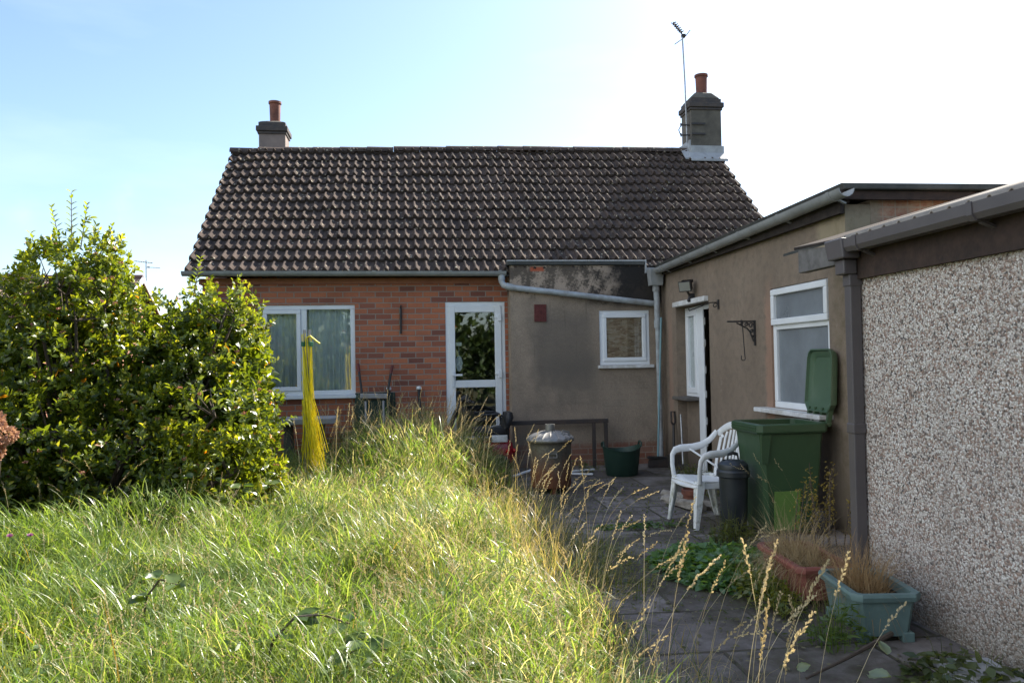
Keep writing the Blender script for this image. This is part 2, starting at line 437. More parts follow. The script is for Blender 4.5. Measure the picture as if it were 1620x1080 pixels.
def m_patio():
    M = NM('patio_concrete'); o = M.obj(); 
    n0 = M.noise(o, .7, 5); n1 = M.noise(o, 3.0, 7, .7); n2 = M.noise(o, 40, 5, .7); n3 = M.noise(o, 170, 3)
    br = M.n('TexBrick', {'Vector': o, 'Color1': (0,0,0), 'Color2': (1,1,1), 'Mortar': (.5,.5,.5), 'Scale': 1.0, 'Mortar Size': .014, 'Mortar Smooth': .4, 'Brick Width': .76, 'Row Height': .62}, offset=.5)
    c = M.mix(br.outputs['Color'], (.085,.073,.068), (.30,.268,.252))
    c = M.mix(M.rng(n1, .35, .7), c, (.098,.081,.075))
    c = M.mix(M.rng(n2, .52, .8, 0, .45), c, (.20,.18,.168))
    dirt = M.math('MAXIMUM', M.math('MULTIPLY', br.outputs['Fac'], 1.0), M.rng(M.math('ADD', n0, M.math('MULTIPLY', n1, .6)), .74, .95))
    dc = M.mix(M.rng(n2, .4, .65), (.062,.046,.034), (.055,.062,.026))
    c = M.mix(M.math('MULTIPLY', dirt, .85), c, dc)
    h = M.math('ADD', M.math('MULTIPLY', br.outputs['Fac'], -1.2), M.math('ADD', M.math('MULTIPLY', n2, .4), M.math('MULTIPLY', n3, .2)))
    return M.surf(c, .88, M.bump(h, .7, .012), spec=.25)

def m_leaf(name, trans=.4, rough=.4, spec=.5, tint=(1.25,1.15,.55)):
    M = NM(name); c = M.attr()
    b = M.n('BsdfPrincipled', {'Base Color': c, 'Roughness': rough, 'Specular IOR Level': spec})
    tcol = M.mix(1.0, c, tint, 'MULTIPLY')
    t = M.n('BsdfTranslucent', {'Color': tcol})
    mxn = M.n('MixShader', {0: trans, 1: b.outputs[0], 2: t.outputs[0]})
    M.t.links.new(mxn.outputs[0], M.out.inputs[0]); return M.mat

def m_glass(name='window_glass', tint=(.93,.96,.96)):
    M = NM(name)
    fr = M.n('Fresnel', {'IOR': 1.62})
    wv = M.bump(M.noise(M.obj(), 2.2, 2), .05, .02)
    g = M.n('BsdfGlossy', {'Color': (1,1,1), 'Roughness': 0.01, 'Normal': wv})
    t = M.n('BsdfTransparent', {'Color': tint})
    mxn = M.n('MixShader', {0: M.math('ADD', fr.outputs[0], .03), 1: t.outputs[0], 2: g.outputs[0]})
    M.t.links.new(mxn.outputs[0], M.out.inputs[0]); return M.mat

def m_osb():
    M = NM('oriented_strand_board'); o = M.obj(); x, y, z = M.sep(o)
    v = M.comb(x, z, 0.0)
    a = M.n('TexVoronoi', {'Vector': M.mapping(v, rot=(0,0,.6), scale=(14,46,1)), 'Scale': 1.0})
    b = M.n('TexVoronoi', {'Vector': M.mapping(v, rot=(0,0,-.7), scale=(16,44,1)), 'Scale': 1.0})
    r1 = M.sep(a.outputs['Color'])[0]; r2 = M.sep(b.outputs['Color'])[1]
    c1 = M.ramp(r1, [(0, (.36,.20,.11)), (.4, (.62,.40,.24)), (1, (.82,.62,.44))])
    c2 = M.ramp(r2, [(0, (.44,.26,.15)), (.5, (.70,.47,.30)), (1, (.80,.64,.47))])
    c = M.mix(M.rng(M.noise(v, 8, 3), .42, .58), c1, c2)
    c = M.mix(M.rng(M.math('ADD', z, M.rng(M.noise(v, 14, 4), 0, 1, -.04, .04)), 1.36, 1.44, .8, 0), c, (.16,.15,.15))
    return M.surf(c, .7, M.bump(M.math('ADD', r1, r2), .3, .004), spec=.3)

def m_incin():
    M = NM('galvanised_rusting_steel'); o = M.obj(); x, y, z = M.sep(o)
    n1 = M.noise(o, 5, 6, .7); n2 = M.noise(o, 40, 4, .7)
    st = M.noise(M.mapping(o, scale=(9,9,1.2)), 1.5, 4)
    zz = M.math('ADD', z, M.rng(st, 0, 1, -.25, .25))
    rust = M.rng(zz, .18, .45, 1, 0)
    gal = M.mix(M.rng(n2, .35, .7), (.145,.135,.11), (.085,.08,.066))
    rc = M.mix(M.rng(n1, .3, .7), (.20,.075,.03), (.075,.032,.018))
    c = M.mix(M.math('MAXIMUM', rust, M.rng(n1, .60, .72, 0, .7)), gal, rc)
    return M.surf(c, M.rng(rust, 0, 1, .5, .85), M.bump(n2, .3, .004), M.rng(rust, 0, 1, .55, .05), .4)

def m_soil(name, a, b, c3):
    M = NM(name); o = M.obj()
    n1 = M.noise(o, 1.2, 6, .65); n2 = M.noise(o, 22, 6, .75)
    c = M.mix(M.rng(n1, .35, .65), a, b); c = M.mix(M.rng(n2, .5, .75, 0, .7), c, c3)
    return M.surf(c, .95, M.bump(n2, .8, .03), spec=.1)

MAT = {}
def mk():
    m = MAT
    m['brick'] = m_brick('x'); m['brick_side'] = m_brick('y', 'brick_side')
    m['annex'] = m_annex(); m['ext'] = m_ext(); m['south'] = m_south(); m['pebble'] = m_pebble()
    m['tile'] = m_tile(); m['patio'] = m_patio(); m['glass'] = m_glass(); m['osb'] = m_osb(); m['incin'] = m_incin()
    m['plain_render'] = pmat('plain_render', (.24,.19,.14), (.18,.14,.10), 4, .9, .4)
    m['upvc'] = pmat('white_upvc', (.74,.76,.78), (.66,.68,.69), 3, .35, .04, 40, spec=.45)
    m['dirty_upvc'] = pmat('weathered_white_upvc', (.68,.69,.69), (.42,.40,.36), 9, .45, .08, 40)
    m['gutter'] = pmat('grey_gutter_plastic', (.29,.30,.30), (.20,.205,.20), 5, .5, .1, 60)
    m['pipe'] = pmat('weathered_grey_pipe', (.36,.39,.41), (.20,.20,.19), 7, .5, .12, 60)
    m['brown_gutter'] = pmat('dark_brown_plastic', (.105,.092,.092), (.085,.075,.076), 3, .42, .04, 50)
    m['fascia_brown'] = pmat('old_brown_timber', (.05,.028,.02), (.026,.018,.015), 14, .8, .5, 60)
    m['fascia_dark'] = pmat('dark_timber', (.035,.03,.028), (.06,.05,.045), 9, .95, .4, 60, spec=.04)
    m['grey_board'] = pmat('grey_cement_board', (.16,.15,.145), (.09,.085,.08), 11, .85, .4, 60)
    m['terra_band'] = pmat('terracotta_plate', (.36,.15,.085), (.27,.11,.07), 5, .8, .2, 60)
    m['felt'] = pmat('roofing_felt', (.055,.058,.056), (.095,.095,.088), 5, .95, .5, 120, spec=.04)
    m['lead'] = pmat('lead_flashing', (.33,.345,.355), (.22,.225,.23), 6, .5, .25, 30, spec=.5)
    m['asbestos'] = pmat('corrugated_cement', (.30,.27,.235), (.19,.175,.155), 8, .9, .35, 80, spec=.08)
    m['stack'] = pmat('sooty_chimney_render', (.115,.105,.085), (.065,.06,.052), 5, .9, .5, 60)
    m['stack_pale'] = pmat('pale_chimney_render', (.21,.17,.15), (.15,.125,.115), 5, .9, .4, 60)
    m['corbel'] = pmat('sooty_brick', (.045,.043,.045), (.085,.07,.062), 14, .9, .6, 40)
    m['pot'] = pmat('terracotta_pot', (.20,.068,.042), (.09,.04,.032), 7, .75, .25, 60)
    m['steel'] = pmat('dull_steel', (.34,.345,.35), (.2,.2,.2), 8, .42, .1, 60, metal=.7)
    m['galv'] = pmat('galvanised_lid', (.27,.265,.25), (.15,.145,.135), 9, .5, .2, 60, metal=.55)
    m['black_iron'] = pmat('black_iron', (.022,.022,.024), (.045,.038,.034), 14, .55, .2, 80)
    m['dark_frame'] = pmat('dark_rusting_steel', (.035,.031,.03), (.065,.045,.036), 9, .65, .2, 80)
    m['bin_green'] = pmat('green_bin_plastic', (.036,.074,.033), (.030,.062,.029), 3, .42, .05, 200, spec=.45)
    m['bin_lid'] = pmat('green_lid_plastic', (.065,.115,.068), (.055,.10,.058), 3, .38, .05, 200, spec=.5)
    m['sticker'] = pmat('lime_sticker', (.12,.22,.05), (.09,.17,.04), 7, .5, 0)
    m['bin_black'] = pmat('black_bin_plastic', (.013,.017,.021), (.02,.024,.028), 6, .4, .05, 200, spec=.5)
    m['tub'] = pmat('dark_green_rubber', (.012,.034,.024), (.018,.042,.03), 5, .5, .05, 100)
    m['chair'] = pmat('white_garden_plastic', (.74,.75,.76), (.58,.58,.57), 7, .38, .04, 60, spec=.45)
    m['chair_dirty'] = pmat('mossy_white_plastic', (.68,.69,.67), (.30,.31,.24), 13, .5, .06, 60, lo=.5, hi=.68)
    m['terr_trough'] = pmat('faded_terracotta_plastic', (.26,.085,.065), (.20,.07,.055), 5, .6, .1, 60)
    m['teal_trough'] = pmat('faded_teal_plastic', (.135,.205,.195), (.10,.155,.15), 6, .55, .12, 60)
    m['soil'] = m_soil('potting_soil', (.05,.036,.026), (.035,.026,.02), (.09,.065,.045))
    m['ground'] = m_soil('bare_ground', (.075,.07,.035), (.055,.06,.028), (.10,.085,.05))
    m['lawn_soil'] = m_soil('thatch', (.06,.055,.025), (.08,.065,.035), (.12,.10,.055))
    m['curtain'] = None
    m['leaf'] = m_leaf('shrub_leaf', .5, .30, .6, (2.1,1.75,.42))
    m['grass'] = m_leaf('grass_blade', .5, .36, .55, (1.8,1.75,.8))
    m['dry'] = m_leaf('dry_stalk', .30, .6, .25, (1.1,1.0,.75))
    m['far_leaf'] = m_leaf('far_tree_leaf', .3, .5, .4)
    m['bark'] = pmat('bark', (.10,.075,.055), (.06,.045,.035), 12, .9, .8, 40)
    m['yellow'] = pmat('yellow_plastic_line', (.78,.66,.02), (.64,.52,.015), 8, .4, 0)
    m['red'] = pmat('red_bodywork', (.30,.015,.022), (.24,.012,.018), 4, .28, 0, spec=.6)
    m['black_vinyl'] = pmat('black_vinyl', (.014,.014,.015), (.024,.023,.023), 6, .5, .15, 150)
    m['rubber'] = pmat('grey_tyre_rubber', (.03,.03,.031), (.05,.048,.045), 8, .8, .2, 90)
    m['slab'] = pmat('pale_stone_slab', (.36,.35,.35), (.26,.25,.245), 6, .8, .3, 70)
    m['dark_leg'] = pmat('mossy_stone', (.12,.12,.11), (.07,.075,.055), 6, .9, .4, 50)
    m['teal_pole'] = pmat('teal_painted_pole', (.17,.30,.33), (.13,.22,.24), 6, .5, .1, 60)
    m['slate'] = pmat('slate_sill', (.085,.078,.072), (.13,.115,.10), 9, .85, .3, 60)
    m['wood_grey'] = pmat('split_grey_wood', (.33,.30,.26), (.15,.13,.11), 15, .9, .8, 30)
    m['far_tile'] = pmat('far_roof_tile', (.17,.105,.085), (.11,.075,.065), 3, .85, .3, 30)
    m['far_brick'] = pmat('far_brick', (.33,.15,.09), (.26,.12,.08), 5, .85, .2, 30)
    m['fence'] = pmat('weathered_fence_board', (.16,.115,.08), (.10,.075,.055), 9, .9, .5, 40)
    m['inside'] = pmat('dim_room_wall', (.22,.20,.18), None, 3, .9, 0)
mk()
def simple(name, c, rough=.6, spec=.4, emit=None):
    M = NM(name); ex = {}
    if emit: ex = {'Emission Color': (*emit[:3], 1), 'Emission Strength': emit[3]}
    n1 = M.noise(M.obj(), 12, 4)
    cc = M.mix(M.rng(n1, .3, .7, 0, .25), c, tuple(q*.7 for q in c))
    return M.surf(cc, rough, None, 0, spec, **ex)
def m_curtain():
    M = NM('net_curtain'); o = M.obj()
    c = M.mix(M.rng(M.noise(M.mapping(o, scale=(14,1,1.2)), 2.0, 4), .35, .7), (.93,.95,.95), (.74,.79,.82))
    b = M.n('BsdfDiffuse', {'Color': c}); t = M.n('BsdfTranslucent', {'Color': c})
    mxn = M.n('MixShader', {0: .12, 1: b.outputs[0], 2: t.outputs[0]})
    M.t.links.new(mxn.outputs[0], M.out.inputs[0]); return M.mat
MAT['curtain'] = m_curtain()
MAT['frost'] = pmat('frosted_glass', (.20,.225,.245), (.135,.15,.165), 1.6, .22, .1, 120, spec=.6)
MAT['door_frost'] = pmat('patterned_glass', (.42,.46,.46), (.30,.34,.34), 6, .3, .3, 60, spec=.6)

# ------------------------------------------------------------------ ground, lawn bed, patio
def grid_sheet(name, x0, x1, y0, y1, nx, ny, zf, mat, kind='structure'):
    xs = np.linspace(x0, x1, nx); ys = np.linspace(y0, y1, ny)
    X, Y = np.meshgrid(xs, ys); Z = zf(X, Y)
    v = np.stack([X.ravel(), Y.ravel(), Z.ravel()], 1)
    i = np.arange(ny-1)[:, None]*nx + np.arange(nx-1)[None, :]
    f = np.stack([i, i+1, i+nx+1, i+nx], -1).reshape(-1, 4)
    return np_mesh(name, v, f, mat, smooth=True, kind=kind)
g = MB(); g.quad((-300,-300,-.09), (300,-300,-.09), (300,300,-.09), (-300,300,-.09))
g.build('ground', MAT['ground'], kind='structure')
grid_sheet('lawn', -9, 1.06, -3, 10.7, 60, 80, lambda X, Y: -.03 + .03*np.sin(X*1.7+Y)*np.cos(Y*1.1), MAT['lawn_soil'])
grid_sheet('patio', .95, 3.75, -3, 10.6, 40, 120, lambda X, Y: .0 + .006*np.sin(X*4.1)*np.cos(Y*2.3), MAT['patio'])

# ------------------------------------------------------------------ the bungalow
FY = 10.75
house = thing('house', 'red brick bungalow with dark tiled roof, two chimneys and a white glazed door', 'house', (0, FY, 0))
WX0, WX1, WZ0, WZ1 = -1.98, -.705, 1.0, 2.245       # window
DX0, DX1, DZ0, DZ1 = .515, 1.34, .14, 2.27           # door
w = MB()
wall_panel(w, 'x', -2.68, 5.42, -.1, 2.52, FY, FY+.25, [(WX0, WX1, WZ0, WZ1), (DX0, DX1, DZ0, DZ1)])
w.build('wall', MAT['brick'], house)
w = MB()                                               # gables and back wall
RY, RZ = 13.3, 5.10
for xa, xb in ((-2.68, -2.43), (5.17, 5.42)):
    w.prism([(xa, FY+.252, -.1), (xa, 15.85, -.1), (xa, 15.85, 2.5), (xa, RY, 4.74 if xa < 0 else 4.88), (xa, FY+.252, 2.62)], (xb-xa, 0, 0))
w.box(-2.428, 5.168, 15.6, 15.85, -.1, 2.5)
w.build('gable_wall', MAT['brick_side'], house)
t = MB(); t.box(-2.72, 1.37, FY-.022, FY+.2, 2.523, 2.60)
t.build('wall_plate', MAT['terra_band'], house)
t = MB(); t.box(-2.4, 5.1, FY+.3, 15.5, .08, .12); t.box(-2.4, 5.1, FY+.3, 15.5, 2.42, 2.45); t.box(.2, .3, FY+.3, 15.4, .12, 2.41); t.box(-2.4, 5.1, 13.9, 14.0, .12, 2.41)
t.build('room_lining', MAT['inside'], house)

# roof: interlocking double-roll tiles as a real relief
def roof_tiles():
    x0, x1 = -2.83, 5.56
    pitch = math.atan2(2.46, 2.8); cp, sp = math.cos(pitch), math.sin(pitch)
    nroll = 63; per = 10; rows = 14; gauge = 3.727/13.35
    ph = np.array([0, .05, .10, .16, .23, .31, .40, .50, .74, .985])
    prof = np.array([0, .62, .92, 1.0, .95, .76, .42, .02, -.10, -.02])*.047
    W = (x1-x0)/nroll
    X = (x0 + W*(np.arange(nroll)[:, None] + ph[None, :])).ravel()
    H = np.tile(prof, nroll)
    V = []; F = []
    for r in range(rows):
        j = np.repeat(rng.normal(0, .006, nroll//2+1), 2)[(r % 2):][:nroll]
        j2 = np.repeat(rng.normal(0, .008, nroll//2+1), 2)[(r % 2):][:nroll]
        lift = np.repeat(j, per); sj = np.repeat(j2, per)
        s0 = r*gauge + sj; s1 = min((r+1)*gauge+.04, 3.72)
        tail = .044
        lines = [(s0+.004, H-.006), (s0, H*1.12+tail+lift), (s0+.012, H*1.12+tail+.004+lift), (s0*0+s1, H*.55-.004)]
        b = len(V)//1
        base = sum(len(a) for a in V)
        for s_, h_ in lines:
            s_ = np.broadcast_to(s_, X.shape)
            y = 10.5 + s_*cp - h_*sp; z = 2.64 + s_*sp + h_*cp
            z = z + (.03*np.sin(np.pi*(X-x0)/(x1-x0)) - .15*(1-(X-x0)/(x1-x0)) + .012*np.sin(X*2.3+r*.5) + .008*np.sin(X*5.1))*(s_/3.7)
            V.append(np.stack([X, y, z], 1))
        n = len(X); i = np.arange(n-1)
        for k in range(3):
            a = base + k*n
            F.append(np.stack([a+i, a+i+1, a+n+i+1, a+n+i], 1))
    ob = np_mesh('roof', np.concatenate(V), np.concatenate(F), MAT['tile'], parent=house, smooth=True)
    ob.data.set_sharp_from_angle(angle=R(50))
    return ob
roof_tiles()
t = MB()
t.quad((-2.80, 10.52, 2.60), (5.53, 10.52, 2.60), (5.53, RY, 5.05), (-2.80, RY, 4.90))
t.quad((-2.83, RY, 4.925), (5.56, RY, 5.075), (5.56, 16.15, 2.62), (-2.83, 16.15, 2.62))
t.build('roof_underlay', MAT['felt'], house)
for xx, zr_ in ((-2.79, 4.85), (5.46, 5.0)):
    b = MB(); b.bar((xx+.03, 10.55, 2.575), (xx+.03, RY, zr_), .05, .09); b.bar((xx+.03, 16.1, 2.56), (xx+.03, RY, zr_), .05, .09)
    b.build('verge_board', MAT['felt'], house)
for k in range(19):                                    # ridge tiles, one by one
    xa = -2.85 + k*.443
    zc = 5.095 + .03*math.sin(math.pi*(xa+2.83)/8.4) - .15*(1-(xa+2.83)/8.4) + random.uniform(-.005, .005)
    if xa > 4.98: continue
    xe = min(.437, 5.0-xa)
    b = MB(); pts = [(xa, RY+.11*math.cos(a), zc+.095*math.sin(a)) for a in [math.pi*q/10 for q in range(11)]]
    pts2 = [(xa, RY+.085*math.cos(a), zc+.07*math.sin(a)) for a in [math.pi*q/10 for q in range(10, -1, -1)]]
    b.prism(pts+pts2, (xe, 0, random.uniform(-.004, .004)))
    b.build('ridge_tile', MAT['tile'], house, smooth=True, angle=35)

# eaves gutter with its brackets, and the pipe across the annex
def half_gutter(mb, p, q, r, n=9, lip=.008):
    p = Vector(p); q = Vector(q); d = (q-p).normalized(); sx = d.cross(Vector((0,0,1))).normalized(); up = Vector((0,0,1))
    ring = []
    for rr, seq in ((r, range(n)), (r-.006, range(n-1, -1, -1))):
        for i in seq:
            a = math.pi + math.pi*i/(n-1)
            ring.append(sx*math.cos(a)*rr + up*math.sin(a)*rr)
    mb.prism([p+o for o in ring], q-p)
    return mb
gt = MB(); half_gutter(gt, (-2.86, 10.475, 2.665), (1.33, 10.475, 2.655), .062)
go = gt.build('gutter', MAT['gutter'], house, smooth=True)
for xx in (-2.3, -1.5, -1.35, -.45, .55, 1.22):
    b = MB(); half_gutter(b, (xx, 10.475, 2.667), (xx+.045, 10.475, 2.667), .068); b.build('gutter_bracket', MAT['gutter'], go, smooth=True)
b = MB(); b.tube([(1.27, 10.475, 2.62), (1.27, 10.475, 2.52), (1.29, 10.44, 2.47), (1.36, 10.395, 2.435)], .042, 10)
b.tube([(1.36, 10.395, 2.435), (3.385, 10.36, 2.195)], .040, 12)
b.tube([(1.325, 10.41, 2.452), (1.42, 10.394, 2.428)], .047, 12); b.tube([(1.27, 10.475, 2.60), (1.27, 10.475, 2.54)], .047, 12)
b.build('rain_pipe', MAT['pipe'], house, smooth=True)

# window
wf = MB(); frame_rect(wf, 'x', WX0, WX1, WZ0+.03, WZ1, FY+.02, FY+.09, .062)
wf.box(-1.42, -1.345, FY+.02, FY+.09, WZ0+.092, WZ1-.062)
win = wf.build('window', MAT['upvc'], house, bevel=.006)
wf = MB(); frame_rect(wf, 'x', -1.915, -1.422, WZ0+.094, WZ1-.064, FY+.005, FY+.06, .055); wf.build('sash', MAT['upvc'], win, bevel=.006)
wf = MB(); wf.box(-1.915, -.767, FY+.066, FY+.072, WZ0+.09, WZ1-.06); wf.build('pane', MAT['glass'], win)
wf = MB(); wf.box(WX0-.04, WX1+.05, FY-.06, FY+.10, WZ0-.015, WZ0+.028); wf.build('sill', MAT['upvc'], win, bevel=.006)
# door
df = MB(); frame_rect(df, 'x', DX0, DX1, DZ0, DZ1, FY+.01, FY+.08, .06)
door = df.build('door', MAT['upvc'], house, bevel=.005)
df = MB(); lx0, lx1, lz0, lz1 = DX0+.055, DX1-.055, DZ0+.05, DZ1-.055
gx0, gx1 = .645, 1.195
df.box(lx0, gx0, FY-.012, FY+.05, lz0, lz1); df.box(gx1, lx1, FY-.012, FY+.05, lz0, lz1)
for za, zb in ((lz0, .42), (1.09, 1.19), (2.125, lz1)): df.box(gx0, gx1, FY-.012, FY+.05, za, zb)
df.build('door_leaf', MAT['upvc'], door, bevel=.006)
df = MB(); df.box(gx0-.005, gx1+.005, FY+.018, FY+.026, .41, 1.10); df.box(gx0-.005, gx1+.005, FY+.018, FY+.026, 1.18, 2.13); df.build('pane', MAT['glass'], door)
for z in (2.05, 1.27, .47):
    b = MB(); b.box(1.235, 1.285, FY-.035, FY-.010, z-.05, z+.05); b.box(1.19, 1.235, FY-.030, FY-.012, z-.012, z+.014); b.build('hinge', MAT['upvc'], door, bevel=.004)
b = MB(); b.box(.592, .622, FY-.030, FY-.012, 1.10, 1.31); b.box(.600, .612, FY-.065, FY-.030, 1.255, 1.275); b.box(.600, .735, FY-.075, FY-.058, 1.252, 1.278); b.build('handle', MAT['upvc'], door, bevel=.003)
b = MB(); b.box(DX0-.03, DX1+.03, FY-.10, FY+.1, .05, .138); b.build('door_step', MAT['slab'], house, bevel=.01)
# chimneys
def chimney(x0, x1, y0, y1, zb, zc, zt, zp, px, pr, body, base=None):
    c = MB(); c.box(x0, x1, y0, y1, zb, zc)
    ch = c.build('chimney', body, house, bevel=.012)
    c = MB()
    c.box(x0-.02, x1+.02, y0-.02, y1+.02, zc-.09, zc-.045); c.box(x0-.042, x1+.042, y0-.042, y1+.042, zc-.043, zc+.045)
    c.box(x0-.005, x1+.005, y0-.005, y1+.005, zc+.047, zc+.12)
    c.build('corbel', MAT['corbel'], ch, bevel=.012)
    c = MB(); a, b_ = .035, .13
    c.hexa([(x0+.0,y0+.0,zc+.122),(x1-.0,y0+.0,zc+.122),(x1-.0,y1-.0,zc+.122),(x0+.0,y1-.0,zc+.122),
            (x0+b_,y0+a+.05,zt),(x1-b_,y0+a+.05,zt),(x1-b_,y1-a-.05,zt),(x0+b_,y1-a-.05,zt)])
    c.build('flaunching', MAT['stack'], ch, bevel=.03)
    c = MB(); cy = (y0+y1)/2
    c.lathe([(pr*.88, zt-.08), (pr*.92, zt+.02), (pr, zp-.05), (pr*1.16, zp-.035), (pr*1.16, zp), (pr*.8, zp), (pr*.75, zp-.15)], (px, cy, 0), 20)
    c.build('chimney_pot', MAT['pot'], ch, smooth=True)
    return ch
chimney(-2.46, -2.02, 13.62, 14.05, 4.2, 5.46, 5.62, 5.99, -2.22, .095, MAT['stack_pale'])
rc = chimney(5.0, 5.56, 13.12, 13.60, 4.3, 5.90, 6.16, 6.52, 5.30, .105, MAT['stack'])
f = MB()
f.hexa([(4.975,13.085,4.93),(5.585,13.085,4.93),(5.585,13.13,4.93),(4.975,13.13,4.93),(4.975,13.085,5.17),(5.585,13.085,5.17),(5.585,13.13,5.17),(4.975,13.13,5.17)])
f.hexa([(4.93,12.95,4.86),(5.60,12.95,4.86),(5.60,13.1,5.02),(4.93,13.1,5.02),(4.93,12.95,4.90),(5.60,12.95,4.90),(5.60,13.1,5.06),(4.93,13.1,5.06)])
f.box(4.962, 4.998, 13.132, 13.6, 4.93, 5.28); f.hexa([(4.84,13.0,4.90),(4.96,13.0,4.90),(4.96,13.3,5.17),(4.84,13.3,5.17),(4.84,13.0,4.925),(4.96,13.0,4.95),(4.96,13.3,5.22),(4.84,13.3,5.195)])
f.build('flashing', MAT['lead'], rc, bevel=.006)

# net curtains (hang inside)
def curtain(name, x0, x1, y, z0, z1, folds, amp, label):
    n = 160; xs = np.linspace(x0, x1, n); k = 12
    V = []; 
    for j in range(k):
        z = z0 + (z1-z0)*j/(k-1)
        yy = y + amp*np.sin(np.linspace(0, folds*2*math.pi, n) + .6*np.sin(np.linspace(0, 9, n))) * (1-.25*j/(k-1)) + .3*amp*np.sin(np.linspace(0, folds*4.6, n)+j*.15)
        V.append(np.stack([xs, yy, np.full(n, z)], 1))
    i = np.arange(k-1)[:, None]*n + np.arange(n-1)[None]
    F = np.stack([i, i+1, i+n+1, i+n], -1).reshape(-1, 4)
    o = np_mesh(name, np.concatenate(V), F, MAT['curtain'], smooth=True, origin=((x0+x1)/2, y, z0))
    tag(o, label, 'curtain', 'net curtains in the brick wall window')
curtain('net_curtain', -1.97, -1.375, FY+.125, .95, 2.3, 7, .022, 'pale net curtain behind the narrow opening sash beside the shrub')
curtain('net_curtain', -1.37, -.71, FY+.125, .95, 2.3, 8, .026, 'pale net curtain behind the wide fixed pane nearer the door')
# white hanging ornament inside door glass
b = MB(); 
b.lathe([(0, -.006), (.05, -.006), (.055, 0), (.05, .006), (0, .006)], (0, 0, 0), 20, sy=1.0)
for i, p in enumerate(b.v): b.v[i] = (p[0]*.9 + .70, FY+.09 + p[2], 1.42 + p[1]*2.0)
b.tube([(.70, FY+.09, 1.53), (.70, FY+.09, 1.66)], .004, 5)
b.obox((.70, FY+.09, 1.69), (.075, .02, .05))
tag(b.build('hanging_ornament', MAT['upvc'], origin=(.70, FY+.09, 1.42)), 'white oval ornament hanging inside the glazed back door', 'ornament')

# ------------------------------------------------------------------ flat-roofed rear annex
AY = 10.45
annex = thing('annex', 'flat roofed rendered annex with stained walls between brick wall and side extension', 'annex', (1.38, AY, 0))
AXW = (2.605, 3.315, 1.335, 2.115)
w = MB(); wall_panel(w, 'x', 1.38, 3.497, -.1, 2.735, AY, AY+.2, [AXW])
w.quad((1.38, AY+.2, -.1), (1.38, FY-.105, -.1), (1.38, FY-.105, 2.735), (1.38, AY+.2, 2.735))
w.box(1.381, 1.58, FY-.10, FY-.003, -.1, 2.735); w.box(1.381, 1.58, AY+.203, FY-.103, -.1, 2.735)
w.box(1.381, 3.25, 10.66, 10.9, 2.60, 2.735)
w.build('wall', MAT['annex'], annex)
r = MB(); r.box(1.345, 3.26, AY-.035, 11.0, 2.738, 2.79)
rf = r.build('roof', MAT['felt'], annex, bevel=.012)
r = MB(); r.box(1.338, 3.265, AY-.042, AY-.01, 2.785, 2.803); r.box(3.262, 3.28, AY-.04, 10.9, 2.62, 2.81); r.build('edge_trim', MAT['lead'], rf, bevel=.004)
r = MB(); r.box(3.285, 3.46, AY-.02, 10.95, 2.64, 2.70); r.build('valley_flashing', MAT['lead'], rf, bevel=.01)
wf = MB(); a0, a1, z0, z1 = AXW; frame_rect(wf, 'x', a0, a1, z0+.03, z1, AY+.015, AY+.08, .052)
win = wf.build('window', MAT['upvc'], annex, bevel=.006)
wf = MB(); frame_rect(wf, 'x', a0+.05, a1-.05, z0+.08, z1-.05, AY-.004, AY+.06, .052); wf.build('sash', MAT['upvc'], win, bevel=.008)
wf = MB(); wf.box(a0+.1, a1-.1, AY+.03, AY+.036, z0+.13, z1-.1); wf.build('pane', MAT['glass'], win)
wf = MB(); wf.box(a0+.06, a1-.06, AY+.06, AY+.078, z0+.09, z1-.06); wf.build('board', MAT['osb'], win, label='chipboard sheet boarding up the small window')
wf = MB(); wf.box(a0-.03, a1+.04, AY-.06, AY+.1, z0-.015, z0+.028); wf.build('sill', MAT['dirty_upvc'], win, bevel=.006)
v = MB(); v.box(1.705, 1.87, AY-.006, AY-.001, 1.97, 2.205)          # terracotta air brick: plate and a lattice standing proud
for i in range(8): xx = 1.709+i*.0215; v.box(xx, xx+.009, AY-.02, AY-.0065, 1.972, 2.203)
for j in range(10): zz = 1.975+j*.0245; v.box(1.706, 1.869, AY-.017, AY-.0066, zz, zz+.009)
v.build('air_brick', pmat('red_air_brick', (.17,.045,.04), (.10,.035,.03), 20, .8, .2), annex)

# ------------------------------------------------------------------ side extension
EX = 3.5
ext = thing('extension', 'long flat roofed brown rendered side extension with grey gutter', 'extension', (EX, 5.85, 0))
EW = (6.13, 7.185, .955, 2.10); ED = (8.755, 9.885, -.05, 2.105)
w = MB(); wall_panel(w, 'y', 5.85, 10.72, -.1, 2.66, EX, EX+.22, [EW, ED])
w.build('wall', MAT['ext'], ext)
w = MB(); w.box(EX+.222, 7.4, 5.85, 6.05, -.1, 2.70); w.build('end_wall', MAT['south'], ext)
w = MB(); w.box(7.2, 7.4, 6.052, 10.7, -.1, 2.70); w.box(EX+.222, 7.198, 10.6, 10.72, -.1, 2.6); w.box(EX+.222, 7.19, 6.06, 10.59, .0, .06); w.box(5.4, 5.5, 6.06, 10.59, .061, 2.6)
w.build('back_wall', MAT['plain_render'], ext)
r = MB(); r.hexa([(3.43,5.72,2.755),(7.5,5.72,2.78),(7.5,10.85,2.76),(3.43,10.85,2.70),(3.40,5.72,2.805),(7.5,5.72,2.83),(7.5,10.85,2.80),(3.40,10.85,2.73)])
rf = r.build('roof', MAT['felt'], ext, bevel=.01)
r = MB(); r.box(3.42, 7.45, 5.765, 5.80, 2.685, 2.752); r.build('fascia', MAT['fascia_brown'], rf)
r = MB(); r.box(3.435, 3.47, 5.81, 10.6, 2.58, 2.70); r.box(3.472, 3.52, 5.81, 10.6, 2.665, 2.69); r.build('fascia', MAT['fascia_dark'], rf)
